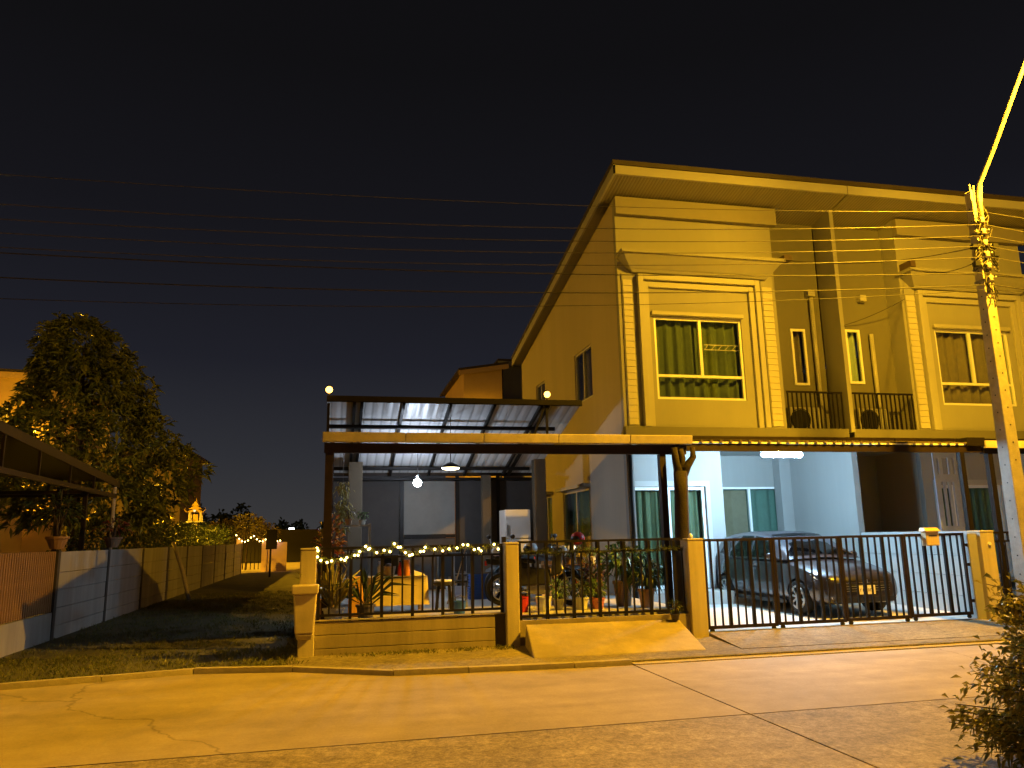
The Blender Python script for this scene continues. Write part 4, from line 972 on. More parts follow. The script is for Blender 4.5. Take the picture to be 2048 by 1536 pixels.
# stool and chairs
def stool(x, y, label):
    t = thing('stool', label, 'stool', (x, y, GZ))
    MB().lathe([(.17, 0), (.19, .02), (.19, .05), (.17, .065)], (x, y, GZ+.42), 16).build('seat', 'plastic_black', t); MB().lathe([(.165, 0), (.16, .02)], (x, y, GZ+.486), 16).build('cushion', 'plastic_white', t)
    for k in range(4):
        a = k*math.pi/2+.6; MB().bar((x+.12*math.cos(a), y+.12*math.sin(a), GZ+.42), (x+.18*math.cos(a), y+.18*math.sin(a), GZ), .035).build('leg', 'metal_black', t)
stool(1.78, 13.3, 'round dark stool with a white cushion next to the draped table')
def chair(x, y, rz, label):
    t = thing('chair', label, 'chair', (x, y, GZ), rz, 'garden chairs')
    MB().box(-.21, .21, -.21, .21, .42, .46).build('seat', 'plastic_black', t, local=True, bevel=.015)
    MB().box(-.20, .20, .18, .21, .52, .90).build('backrest', 'plastic_black', t, local=True, bevel=.012)
    for a in (-.18, .18):
        MB().box(a-.018, a+.018, -.2, -.165, 0, .42).build('leg', 'steel_grey', t, local=True); MB().box(a-.018, a+.018, .165, .2, 0, .90).build('rear_leg', 'steel_grey', t, local=True)
    return t
c0 = chair(2.0, 13.9, .5, 'dark garden chair behind the round stool')
copy_tree(c0, (0.95, 15.2, GZ), -.4, 'dark garden chair behind the draped table', 'garden chairs')
copy_tree(c0, (2.55, 16.4, GZ), 2.6, 'dark garden chair under the disc lamp', 'garden chairs')
# blue crates
def crate(x, y, z, m, label):
    t = thing('crate', label, 'crate', (x, y, z), group='plastic crates in the garden')
    MB().box(x-.2, x+.2, y-.14, y+.14, z, z+.02).build('base', m, t)
    for (a, b, c, d) in ((-.2, .2, -.14, -.12), (-.2, .2, .12, .14), (-.2, -.18, -.12, .12), (.18, .2, -.12, .12)):
        s_ = MB()
        for k in range(4): s_.box(x+a, x+b, y+c, y+d, z+.021+.055*k, z+.021+.055*k+.042)
        s_.build('side', m, t)
crate(2.78, 15.6, GZ, 'plastic_blue', 'lower blue plastic crate behind the stool')
crate(2.80, 15.6, GZ+.245, 'plastic_blue', 'upper blue plastic crate of the stack behind the stool')
crate(2.40, 16.0, GZ, 'plastic_white', 'white plastic crate beside the blue crates')
# leaning broom
br = thing('broom', 'wooden broom leaning near the blue crates', 'broom', (2.2, 14.6, GZ))
MB().tube([(2.14, 14.7, GZ+.2), (2.42, 14.85, GZ+1.05)], .012, 6).build('handle', 'wood_pale', br); MB().hexa([(2.02, 14.62, GZ), (2.20, 14.66, GZ), (2.20, 14.72, GZ), (2.02, 14.70, GZ), (2.10, 14.66, GZ+.22), (2.17, 14.68, GZ+.22), (2.17, 14.72, GZ+.22), (2.10, 14.71, GZ+.22)]).build('bristles', 'wood', br)
# fridge by the house wall
fg = thing('fridge', 'white upright fridge beside the house side wall at the back', 'fridge', (4.0, 17.6, GZ))
MB().box(3.70, 4.30, 17.30, 17.9, GZ+.03, GZ+1.80).build('body', 'fridge_white', fg, bevel=.02)
MB().box(3.705, 4.295, 17.255, 17.295, GZ+.06, GZ+1.14).build('door', 'fridge_white', fg, bevel=.01); MB().box(3.705, 4.295, 17.255, 17.295, GZ+1.16, GZ+1.79).build('freezer_door', 'fridge_white', fg, bevel=.01)
for z0, z1 in ((.75, 1.10), (1.22, 1.45)): MB().box(3.74, 3.765, 17.225, 17.254, GZ+z0, GZ+z1).build('handle', 'steel_grey', fg)
MB().box(3.75, 4.25, 17.35, 17.85, GZ, GZ+.029).build('plinth', 'black_plastic', fg)
# pale rack with pots at the alley side
rk = thing('metal_rack', 'pale open metal rack beside the alley side column', 'rack', (.35, 15.4, GZ))
for x in (.08, .62):
    for y in (15.2, 15.6): MB().box(x-.018, x+.018, y-.018, y+.018, GZ, GZ+1.5).build('upright', 'trim_white', rk)
for z in (.45, .95, 1.45): MB().box(.07, .63, 15.19, 15.61, GZ+z, GZ+z+.025).build('shelf', 'trim_white', rk)
potted((.22, 15.4, GZ+1.475), 'pale bare-stemmed plant on top of the metal rack', .22, .12, 40, 'terracotta', 'leaf_gold', (.08, .02), .07, .12, 41)
potted((.48, 15.4, GZ+1.475), 'white flowering plant on top of the metal rack', .16, .10, 60, 'pot_white', 'leaf_bright', (.06, .03), .07, .10, 42)
# hanging plant on the canopy
hp = thing('hanging_plant', 'trailing plant hanging under the canopy at the alley side', 'plant', (.10, 15.9, 2.0))
r = np.random.default_rng(51); n = 260; z = r.uniform(1.75, 2.75, n)
p = np.stack([.10+r.normal(size=n)*.07, 15.9+r.normal(size=n)*.07, z], 1); leaves(p, np.stack([r.normal(size=n), r.normal(size=n), -np.ones(n)*.6], 1), .09, .04, r, .5).build('foliage', 'leaf_gold', hp)
MB().tube([(.10, 15.9, 3.6), (.10, 15.9, 1.9)], .006, 5).build('cord', 'cable', hp)

# ------------------------------------------------------------------ motorcycles
def wheel(parent, y, z, R, name='wheel', x=0.0):
    w = MB().torus((x, y, z), R-.045, .045, 'x', 24, 8).build(name, 'rubber', parent, local=True, smooth=True)
    rim = MB().torus((x, y, z), R-.095, .014, 'x', 24, 6); 
    for k in range(10): a = k*math.pi/5; rim.bar((x, y, z), (x, y+(R-.095)*math.cos(a), z+(R-.095)*math.sin(a)), .012)
    rim.build('rim', 'alloy', w, local=True)
    MB().lathe([(.045, -.05), (.045, .05)], (x, y, z), 10, Matrix.Rotation(math.pi/2, 3, 'Y')).build('hub', 'steel_grey', w, local=True)
    return w
def motorcycle(loc, rz, label, m):
    t = thing('motorcycle', label, 'motorcycle', loc, rz, 'motorcycles parked in the garden')
    wheel(t, -.62, .29, .29, 'front_wheel'); wheel(t, .60, .29, .29, 'rear_wheel')
    fk = MB()
    for s_ in (-.07, .07): fk.tube([(s_, -.62, .29), (s_, -.42, .80)], .022, 8)
    fk.tube([(0, -.42, .78), (0, -.36, .98)], .03, 8); fk.build('fork', 'steel_grey', t, local=True, smooth=True)
    MB().tube([(-.34, -.22, 1.02), (-.18, -.34, 1.0), (0, -.36, .98), (.18, -.34, 1.0), (.34, -.22, 1.02)], .014, 8).build('handlebar', 'chrome', t, local=True, smooth=True)
    for s_ in (-1, 1):
        MB().tube([(s_*.36, -.20, 1.025), (s_*.24, -.30, 1.01)], .02, 8).build('grip', 'rubber', t, local=True)
        MB().ball((s_*.27, -.33, 1.20), .055, 8, 5, (1, .3, .8)).build('mirror', 'black_plastic', t, local=True, smooth=True)
        MB().tube([(s_*.20, -.33, 1.0), (s_*.26, -.33, 1.18)], .007, 5).build('mirror_stem', 'chrome', t, local=True)
    MB().ball((0, -.50, .93), .10, 10, 6, (1, .8, 1)).build('headlamp', 'lens_clear', t, local=True, smooth=True)
    MB().hexa([(-.10, -.46, .55), (.10, -.46, .55), (.12, -.28, .50), (-.12, -.28, .50), (-.13, -.50, 1.0), (.13, -.50, 1.0), (.11, -.34, .98), (-.11, -.34, .98)]).build('fairing', m, t, local=True, bevel=.03)
    MB().hexa([(-.10, -.75, .56), (.10, -.75, .56), (.08, -.45, .66), (-.08, -.45, .66), (-.09, -.72, .60), (.09, -.72, .60), (.07, -.47, .69), (-.07, -.47, .69)]).build('front_mudguard', m, t, local=True)
    MB().hexa([(-.12, -.28, .36), (.12, -.28, .36), (.13, .30, .34), (-.13, .30, .34), (-.09, -.26, .62), (.09, -.26, .62), (.13, .34, .70), (-.13, .34, .70)]).build('body', m, t, local=True, bevel=.03)
    MB().hexa([(-.11, .10, .66), (.11, .10, .66), (.10, .85, .72), (-.10, .85, .72), (-.04, .12, .80), (.04, .12, .80), (.05, .90, .82), (-.05, .90, .82)]).build('tail', m, t, local=True, bevel=.02)
    MB().hexa([(-.12, -.02, .72), (.12, -.02, .72), (.12, .72, .80), (-.12, .72, .80), (-.10, .0, .80), (.10, .0, .80), (.11, .70, .87), (-.11, .70, .87)]).build('seat', 'black_plastic', t, local=True, bevel=.025)
    MB().box(-.09, .09, -.20, .16, .20, .40).build('engine', 'steel_grey', t, local=True, bevel=.03)
    MB().tube([(.12, -.1, .22), (.15, .3, .24), (.16, .75, .34)], [.03, .035, .05], 8).build('exhaust', 'chrome', t, local=True, smooth=True)
    MB().box(-.07, .07, .86, .90, .70, .78).build('tail_lamp', 'lens_red', t, local=True)
    MB().bar((-.10, .12, .24), (-.24, .18, 0.0), .02).build('stand', 'steel_grey', t, local=True)
    return t
m0 = motorcycle((3.32, 15.1, GZ), -.75, 'black motorcycle whose front wheel shows beside the second pillar', 'plastic_black')
m1 = copy_tree(m0, (3.45, 13.6, GZ), 1.2, 'dark motorcycle parked across, right behind the second fence section', 'motorcycles parked in the garden')
m2 = copy_tree(m0, (4.35, 15.2, GZ), .25, 'dark motorcycle parked by the house wall behind the plant stand', 'motorcycles parked in the garden')

# clutter behind the fence
def bucket(x, y, m, label, r_=.13, h=.24):
    t = thing('bucket', label, 'bucket', (x, y, GZ), group='buckets in the garden')
    MB().lathe([(r_*.8, 0), (r_, h), (r_*1.06, h), (r_*1.06, h-.015), (r_*.95, h-.02), (r_*.76, .015)], (x, y, GZ), 16).build('body', m, t)
    MB().tube([(x-r_, y, GZ+h-.01), (x-r_*.7, y-.06, GZ+h+.06), (x, y-.09, GZ+h+.09), (x+r_*.7, y-.06, GZ+h+.06), (x+r_, y, GZ+h-.01)], .006, 5).build('handle', 'steel_grey', t)
bucket(2.95, 12.6, 'plastic_red', 'red bucket beside the second pillar inside the fence')
bucket(3.28, 12.45, 'plastic_white', 'white bucket next to the red bucket inside the fence')
bucket(1.95, 12.7, 'plastic_blue', 'blue bucket in front of the round stool', .11, .2)
def carton(x, y, z, w, d, h, label, rz=0.0):
    t = thing('cardboard_box', label, 'box', (x, y, z), rz, 'cartons in the garden')
    MB().box(-w/2, w/2, -d/2, d/2, 0, h).build('body', 'wood_pale', t, local=True); MB().hexa([(-w/2, -d/2, h+.001), (w/2, -d/2, h+.001), (w/2, -d/2+.004, h+.001), (-w/2, -d/2+.004, h+.001), (-w/2, -d/2-.10, h+.07), (w/2, -d/2-.10, h+.07), (w/2, -d/2-.096, h+.074), (-w/2, -d/2-.096, h+.074)]).build('flap', 'wood_pale', t, local=True)
    MB().box(-.025, .025, -d/2-.002, -d/2-.0005, 0.01, h-.01).build('tape', 'pillar_paint', t, local=True)
carton(4.0, 14.6, GZ, .5, .38, .36, 'lower cardboard box behind the plant stand', .1)
carton(4.02, 14.62, GZ+.365, .42, .34, .30, 'upper cardboard box stacked behind the plant stand', -.15)
carton(1.25, 16.8, GZ, .55, .4, .42, 'cardboard box under the hanging bulb', .2)
def helmet(x, y, z, m, label):
    t = thing('helmet', label, 'helmet', (x, y, z), group='motorcycle helmets')
    MB().ball((x, y, z+.12), .13, 14, 9, (1, 1.1, .95)).build('shell', m, t, smooth=True); MB().ball((x-.045, y-.04, z+.12), .11, 12, 8, (.9, 1, .6)).build('visor', 'black_plastic', t, smooth=True)
helmet(4.30, 13.74, GZ+1.02, 'plastic_red', 'red helmet lying above the pots on the plant stand')
helmet(3.40, 13.72, GZ+.86, 'plastic_white', 'white helmet on the seat of the nearer motorcycle')
# ------------------------------------------------------------------ hatchback on the driveway (front faces -y in its own axes)
def hatchback(loc, rz, label, group=None):
    t = thing('car', label, 'car', loc, rz, group)
    st = [(-2.04, .58, .60, .30), (-2.00, .70, .66, .25), (-1.90, .78, .72, .21), (-1.70, .82, .78, .19), (-1.40, .84, .85, .18), (-1.10, .85, .91, .18), (-.85, .85, .945, .18), (-.3, .85, .96, .18),
          (.4, .85, .975, .18), (1.1, .85, .99, .18), (1.55, .84, 1.0, .19), (1.82, .80, 1.0, .22), (1.97, .74, .97, .28), (2.04, .62, .90, .34)]
    b = MB(); K = 9
    for (y, w, zt, zb) in st:
        h = zt - zb
        half = [(0, zb), (w*.84, zb), (w*.95, zb+.07*h/.6), (w*.995, zb+.30*h), (w, zb+.48*h), (w*.985, zb+.72*h), (w*.945, zt-.05), (w*.86, zt-.008), (0, zt+.022)]
        b.v += [(x, y, z) for x, z in half] + [(-x, y, z) for x, z in half[-2:0:-1]]
    R = 2*K-2
    for i in range(len(st)-1):
        for k in range(R): k2 = (k+1) % R; b.f.append((i*R+k, i*R+k2, (i+1)*R+k2, (i+1)*R+k))
    b.f.append(tuple(range(R))); b.f.append(tuple((len(st)-1)*R+k for k in range(R))[::-1])
    body = b.build('body', 'car_paint', t, local=True, smooth=True)
    # wheel arches cut out of the body
    cut = MB()
    for y in (-1.28, 1.27):
        for s_ in (-1, 1): cut.lathe([(.335, -.16), (.335, .16)], (s_*.84, y, .30), 24, Matrix.Rotation(math.pi/2, 3, 'Y'))
    cme = bpy.data.meshes.new('cut'); cme.from_pydata(cut.v, [], cut.f); co = bpy.data.objects.new('cut', cme); COL.objects.link(co)
    co.parent = t
    bpy.context.view_layer.update()
    md = body.modifiers.new('arch', 'BOOLEAN'); md.object = co; md.operation = 'DIFFERENCE'; md.solver = 'EXACT'
    dg = bpy.context.evaluated_depsgraph_get(); nm = bpy.data.meshes.new_from_object(body.evaluated_get(dg))
    body.modifiers.clear(); old = body.data; body.data = nm; nm.name = 'body'
    bpy.data.objects.remove(co)
    nm.polygons.foreach_set('use_smooth', [True]*len(nm.polygons))
    try: nm.set_sharp_from_angle(angle=math.radians(38))
    except Exception: pass
    # cabin
    prof = [(-.98, .955), (-.62, 1.17), (-.30, 1.345), (-.02, 1.425), (.35, 1.468), (.80, 1.475), (1.25, 1.44), (1.55, 1.385), (1.78, 1.20), (1.98, .985)]
    def hw(z): return .80 - (z-.95)*.42
    c = MB(); n = len(prof)
    for (y, z) in prof:
        zz = max(z, .952); c.v += [(-hw(.95), y, .95), (-hw(zz)-.0, y, zz-.02 if zz > 1 else zz), (-hw(zz)*.86, y, zz+.012), (0, y, zz+.03), (hw(zz)*.86, y, zz+.012), (hw(zz), y, zz-.02 if zz > 1 else zz), (hw(.95), y, .95)]
    for i in range(n-1):
        for k in range(6): a = i*7+k; c.f.append((a, a+7, a+8, a+1))
    cab = c.build('cabin', 'car_paint', t, local=True, smooth=True)
    def side(s_, pts, nm_):
        q = MB(); o = .007
        q.q(*[(s_*(hw(z)+o), y, z) for y, z in pts]); return q.build(nm_, 'glass_dark', cab, local=True)
    for s_ in (-1, 1):
        side(s_, [(-.55, .99), (.30, .99), (.30, 1.40), (.02, 1.375), (-.25, 1.27)], 'side_window'); side(s_, [(.37, .99), (1.10, .99), (1.22, 1.365), (.80, 1.41), (.37, 1.405)], 'side_window')
        side(s_, [(1.17, 1.0), (1.55, 1.05), (1.42, 1.32), (1.27, 1.355)], 'quarter_window')
    def slope_glass(a, b_, wa, wb, nm_):
        (y0, z0), (y1, z1) = a, b_; q = MB(); N = 6; up_ = Vector((0, -(z1-z0), (y1-y0))).normalized()*.012
        if up_.z < 0: up_ = -up_
        for j, (y, z, w) in enumerate(((y0, z0, wa), ((y0+y1)/2, (z0+z1)/2+.012, (wa+wb)/2), (y1, z1, wb))):
            for i in range(N+1):
                u = -1+2*i/N; q.v.append((u*w, y+up_.y, z+.030*(1-u*u)+up_.z+.004))
        for j in range(2):
            for i in range(N): k = j*(N+1)+i; q.f.append((k, k+1, k+N+2, k+N+1))
        return q.build(nm_, 'glass_dark', cab, local=True, smooth=True)
    slope_glass((-.90, 1.0), (-.12, 1.405), .70, .54, 'windscreen'); slope_glass((1.60, 1.36), (1.94, 1.03), .55, .66, 'rear_window')
    # front end
    fe = MB().hexa([(-.50, -2.06, .40), (.50, -2.06, .40), (.56, -1.95, .40), (-.56, -1.95, .40), (-.52, -2.055, .545), (.52, -2.055, .545), (.56, -1.95, .545), (-.56, -1.95, .545)])
    gr = fe.build('grille', 'black_plastic', t, local=True, bevel=.015)
    for z in (.43, .47, .51): MB().box(-.48, .48, -2.068, -2.061, z, z+.008).build('grille_bar', 'steel_grey', gr, local=True)
    MB().box(-.52, .52, -2.058, -2.03, .565, .578).build('chrome_strip', 'chrome', t, local=True)
    MB().lathe([(.045, 0), (.05, .01), (.035, .018)], (0, -2.052, .595), 14, Matrix.Rotation(math.pi/2, 3, 'X')).build('emblem', 'chrome', t, local=True)
    MB().hexa([(-.60, -2.03, .24), (.60, -2.03, .24), (.66, -1.9, .24), (-.66, -1.9, .24), (-.58, -2.05, .33), (.58, -2.05, .33), (.66, -1.9, .33), (-.66, -1.9, .33)]).build('lower_intake', 'black_plastic', t, local=True)
    for s_ in (-1, 1):
        hl = MB(); pr = [(.44, -2.015, .575), (.60, -1.985, .56), (.74, -1.90, .58), (.80, -1.72, .66), (.79, -1.60, .72), (.70, -1.80, .70), (.55, -1.94, .655)]
        top = [(x*s_, y-.012, z) for x, y, z in pr]; bot = [(x*s_*.9, y+.1, z-.01) for x, y, z in pr]
        hl.v = top+bot; m = len(pr); hl.f = [tuple(range(m)), tuple(range(m, 2*m))[::-1]] + [(i, (i+1) % m, m+(i+1) % m, m+i) for i in range(m)]
        h = hl.build('headlight', 'lens_clear', t, local=True)
        MB().ball((s_*.66, -1.955, .625), .05, 10, 6, (1, .5, .8)).build('lamp_reflector', 'chrome', h, local=True, smooth=True)
        MB().lathe([(.055, 0), (.05, .02)], (s_*.62, -1.985, .34), 12, Matrix.Rotation(math.pi/2, 3, 'X')).build('fog_lamp', 'lens_clear', t, local=True)
        mi = MB().ball((s_*.93, -.62, 1.02), .10, 10, 6, (.95, .55, .65)).build('door_mirror', 'car_paint', t, local=True, smooth=True)
        MB().bar((s_*.80, -.60, .97), (s_*.88, -.62, 1.0), .04).build('mirror_arm', 'black_plastic', mi, local=True)
        for yy in (-.02, .95): MB().box(s_*.856-.012, s_*.856+.012, yy+.12, yy+.32, .80, .825).build('door_handle', 'car_paint', t, local=True, bevel=.006)
        for yy in (-.72, .34, 1.14): MB().box(s_*.852-.003, s_*.852+.003, yy-.004, yy+.004, .28, .93).build('door_gap', 'black_plastic', t, local=True)
        MB().box(s_*.835-.02, s_*.835+.02, -.92, .90, .17, .235).build('sill', 'black_plastic', t, local=True)
        MB().hexa([(s_*.60, 2.0, .70), (s_*.80, 1.84, .70), (s_*.80, 1.80, .70), (s_*.60, 1.95, .70), (s_*.62, 2.0, .95), (s_*.79, 1.86, 1.0), (s_*.79, 1.80, 1.0), (s_*.62, 1.95, .95)]).build('tail_light', 'lens_red', t, local=True)
        for y in (-1.28, 1.27):
            w = MB().lathe([(.20, -.09), (.285, -.095), (.30, -.06), (.30, .06), (.285, .095), (.20, .09)], (s_*.755, y, .30), 28, Matrix.Rotation(math.pi/2, 3, 'Y')).build('wheel', 'rubber', t, local=True, smooth=True)
            rm = MB(); xo = s_*.853
            rm.torus((xo, y, .30), .195, .018, 'x', 28, 6); rm.lathe([(.05, -.012), (.045, .014)], (xo, y, .30), 12, Matrix.Rotation(math.pi/2, 3, 'Y'))
            for k in range(8): a = k*math.pi/4+.2; rm.bar((xo, y+.04*math.cos(a), .30+.04*math.sin(a)), (xo, y+.195*math.cos(a), .30+.195*math.sin(a)), .030, .028)
            rm.build('rim', 'alloy', w, local=True)
            MB().lathe([(.19, -.01), (.19, .01)], (s_*.835, y, .30), 20, Matrix.Rotation(math.pi/2, 3, 'Y')).build('brake_disc', 'black_plastic', w, local=True)
    np_ = MB().box(-.17, .17, -2.085, -2.072, .375, .525).build('number_plate', 'plate_white', t, local=True)
    g = MB()
    for k, x in enumerate((-.125, -.075, -.012, .032, .076, .12)):
        for (a, b_, c_, d) in ((-.014, .014, .062, .070), (-.014, -.006, .02, .062), (.006, .014, .02, .062))[: 2 + k % 2]: g.box(x+a, x+b_, -2.0875, -2.0855, .40+c_, .40+d)
    g.build('plate_mark', 'black_plastic', np_, local=True)
    for s_ in (-1, 1):
        wp = MB().bar((s_*.06-.3, -.93, .985), (s_*.06+.26, -.72, 1.10), .014); wp.build('wiper', 'black_plastic', t, local=True)
    return t
car = hatchback((9.02, 14.33, 0.115), 0.035, 'dark grey hatchback parked nose-out behind the driveway gate')
copy_tree(car, (-8.6, 18.6, 0.0), 0.0, 'dark car under the neighbouring canopy, its roof just above the wall')
# ------------------------------------------------------------------ alley wall on the left
WX = -4.75
aw = thing('alley_wall', 'long grey precast plank wall with dark posts along the alley', 'wall', (WX, 26, 0.0))
posts = [12.55, 15.15, 18.25, 21.3, 24.3, 27.3, 30.3, 33.3, 36.3, 39.3, 42.2]
for y in posts[1:]:
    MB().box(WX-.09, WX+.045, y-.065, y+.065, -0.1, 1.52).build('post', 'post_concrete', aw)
MB().box(WX-.10, WX+.10, 12.42, 12.60, -0.1, 0.52).build('end_post', 'pillar_paint', aw)
MB().ball((WX, 12.51, .60), .09, 10, 6).build('finial', 'post_concrete', aw, smooth=True)
hgt = 0.30
for i, (a, b) in enumerate(zip(posts, posts[1:])):
    rows = 5 if i else 1
    if i == 0:
        MB().box(WX-.03, WX+.03, a+.06, b-.07, -0.08, 0.475).build('plank', 'plank_grey', aw); continue
    for k in range(rows):
        MB().box(WX-.03+rnd.uniform(-.004, .004), WX+.03+rnd.uniform(-.004, .004), a+.07, b-.07, -0.06+hgt*k+(.06 if k else 0)*0, -0.06+hgt*(k+1)-.010+(.06 if k == rows-1 else 0)).build('plank', 'plank_grey', aw)
sf = thing('slat_fence', 'brown vertical metal slat panel at the street end of the alley wall', 'fence', (WX, 13.85, 0.48))
for z in (.50, 1.44): MB().box(WX-.035, WX-.005, 12.62, 15.08, z, z+.04).build('rail', 'metal_brown', sf)
first = None; n = 27
for i in range(n):
    y = 12.62 + (15.07-12.62)*i/n
    if first is None: first = (y, MB().box(WX-.004, WX+.018, y+.012, y+.066, .49, 1.50).build('slat', 'slat_brown', sf))
    else: clone(first[1], sf, (0, y-first[0], 0))
# pots standing on the wall
def wall_pot(y, label, seed, h, n, lm):
    r = np.random.default_rng(seed); t = thing('wall_pot', label, 'potted plant', (WX, y, 1.53), group='flower pots on the alley wall')
    MB().lathe([(.10, 0), (.11, .02), (.17, .17), (.19, .18), (.19, .22), (.16, .22), (.14, .19)], (WX, y, 1.535), 16).build('pot', 'terracotta', t, smooth=False)
    st = MB()
    for k in range(4):
        a = k*1.6+seed; st.tube([(WX, y, 1.70), (WX+.05*math.cos(a), y+.05*math.sin(a), 1.95), (WX+.16*math.cos(a), y+.16*math.sin(a), 1.72+h)], [.03, .022, .008], 6)
    st.build('stem', 'bark', t, smooth=True)
    p, d = bush_pts(r, (WX, y, 1.75+h*.75), (.30, .30, h*.45), n); leaves(p, d, .16, .045, r, .4).build('foliage', lm, t)
wall_pot(15.1, 'desert-rose pot on the alley wall beside the brown slats', 61, .62, 150, 'leaf_hedge')
wall_pot(18.6, 'small flower pot on the alley wall below the pale pole', 62, .30, 80, 'leaf_red')
# neighbour canopy
nc = thing('neighbour_canopy', 'dark sloping metal canopy with a braced edge truss above the alley wall', 'canopy', (-8, 15, 0.0))
CXE = -4.98
def nz(y): return 3.40 - (y-12.9)*.0615
MB().hexa([(-13, 11.6, nz(11.6)+.5), (CXE, 11.6, nz(11.6)), (CXE, 19.5, nz(19.5)), (-13, 19.5, nz(19.5)+.5), (-13, 11.6, nz(11.6)+.55), (CXE, 11.6, nz(11.6)+.05), (CXE, 19.5, nz(19.5)+.05), (-13, 19.5, nz(19.5)+.55)]).build('roof_sheet', 'sheet_top', nc)
MB().bar((CXE+.03, 11.6, nz(11.6)-.04), (CXE+.03, 19.5, nz(19.5)-.04), .05, .16).build('edge_beam', 'metal_brown', nc)
MB().bar((CXE+.03, 11.6, 2.74), (CXE+.03, 19.3, 2.68), .06, .09).build('lower_chord', 'metal_brown', nc)
MB().bar((CXE-2.5, 17.6, 2.66), (CXE, 17.6, 2.68), .05, .07).build('cross_beam', 'metal_brown', nc)
MB().bar((-12, 19.3, 2.7), (CXE, 19.3, 2.70), .05, .07).build('cross_beam', 'metal_brown', nc)
for y in (13.0, 14.5, 16.1, 17.6): MB().box(CXE+.01, CXE+.05, y-.02, y+.02, 2.74, nz(y)-.10).build('strut', 'metal_brown', nc)
for (x, y) in ((-5.08, 17.6), (-5.10, 16.1), (-12, 12.2), (-12, 19.2)): MB().box(x-.04, x+.04, y-.04, y+.04, 0, 2.66).build('post', 'metal_brown', nc)
pp = tag(MB().tube([(-5.0, 19.35, 0), (-4.98, 19.3, 1.8), (-4.97, 19.25, 2.98)], .045, 10).build('pale_pole', 'bark_pale', smooth=True), 'pale lit pole propping the end of the dark canopy', 'pole')
# bamboo pole leaning on the alley wall
tag(MB().tube([(-3.95, 23.6, 0.0), (-4.2, 23.9, .75), (-4.62, 24.4, 1.62)], [.06, .055, .05], 10).build('leaning_pole', 'bark_pale', smooth=True), 'pale knotted pole leaning against the alley wall', 'pole')

# ------------------------------------------------------------------ mango tree
def crown(name_seed, rows, n_cluster, per, length, width, droop):
    """rows: (z, cx, cy, radius); clusters of drooping leaves on the outline and inside"""
    r = np.random.default_rng(name_seed); P = []; D = []
    zs = [q[0] for q in rows]
    for c in range(n_cluster):
        z = zs[0] + (zs[-1]-zs[0])*r.beta(1.25, 1.5)
        cx = np.interp(z, zs, [q[1] for q in rows]); cy = np.interp(z, zs, [q[2] for q in rows]); R = np.interp(z, zs, [q[3] for q in rows])
        a = r.uniform(0, 2*math.pi); lump = 1 + .10*math.sin(3*a+z*2.1) + .08*math.sin(5*a-z*3.3)
        rho = R*lump*math.sqrt(r.uniform(.22, 1.0)); p = np.array([cx+rho*math.cos(a), cy+rho*math.sin(a), z + r.normal()*.06])
        out = np.array([math.cos(a), math.sin(a), .15])
        for k in range(per):
            P.append(p + r.normal(size=3)*.035); D.append(out*.7 + r.normal(size=3)*.7 + np.array([0, 0, .05]))
    return leaves(np.array(P), np.array(D), length, width, r, droop)
mt = thing('mango_tree', 'large dark mango tree with drooping leaves behind the alley wall', 'tree', (-6.6, 22.2, 0.0))
tk = MB().tube([(-6.5, 22.2, 0), (-6.55, 22.2, 1.4), (-6.7, 22.3, 2.8), (-6.7, 22.3, 4.6), (-6.8, 22.3, 6.8)], [.20, .17, .13, .09, .03], 10)
r0 = random.Random(5)
for k in range(16):
    z = 2.0 + k*.29; a = k*2.4; L_ = 2.2*(1-(z-2)/5.5)+.3
    tk.tube([(-6.65, 22.25, z), (-6.65+L_*.5*math.cos(a), 22.25+L_*.5*math.sin(a), z+.3), (-6.65+L_*math.cos(a), 22.25+L_*math.sin(a), z+.42)], [.055, .035, .012], 6)
tk.build('trunk', 'bark', mt, smooth=True)
crown(21, [(2.0, -6.3, 22, 1.8), (2.9, -6.3, 22, 2.5), (3.8, -6.5, 22.1, 2.7), (4.5, -6.6, 22.2, 2.35), (5.2, -6.55, 22.2, 1.75), (6.0, -6.6, 22.2, 1.4), (6.8, -6.85, 22.2, 1.05), (7.35, -7.0, 22.2, .7), (7.65, -7.05, 22.2, .2)], 1700, 9, .25, .075, .28).build('crown', 'leaf_mango', mt)
# leafy plants just above the wall
def hedge(name, label, cat, xr, yr, zr, n, lm, seed, leaf=(.12, .05), lump=.25):
    r = np.random.default_rng(seed); x = r.uniform(*xr, n); y = r.uniform(*yr, n); top = zr[1] + lump*(np.sin(y*1.7+seed)+.6*np.sin(y*4.1)+.4*np.sin(x*6))
    z = zr[0] + (top-zr[0])*r.random(n)**.75
    t = thing(name, label, cat, ((xr[0]+xr[1])/2, (yr[0]+yr[1])/2, zr[0]))
    leaves(np.stack([x, y, z], 1), r.normal(size=(n, 3))+np.array([.2, -.3, .3]), leaf[0], leaf[1], r, .3).build('foliage', lm, t)
    st = MB()
    for k in range(int((yr[1]-yr[0])*1.2)+2):
        yy = r.uniform(*yr); xx = r.uniform(*xr); st.tube([(xx, yy, 0), (xx+r.normal()*.1, yy, zr[1]*.8)], [.03, .01], 5)
    st.build('stem', 'bark', t); return t
hedge('hedge', 'dark clipped hedge rising above the alley wall', 'hedge', (-6.1, -4.95), (20.6, 41.5), (0.9, 2.25), 9000, 'leaf_hedge', 71, (.13, .055), .10)
hedge('shrub', 'sparse green shrub under the mango tree above the wall', 'shrub', (-6.2, -5.1), (18.9, 21.0), (0.8, 1.9), 900, 'leaf_hedge', 72)
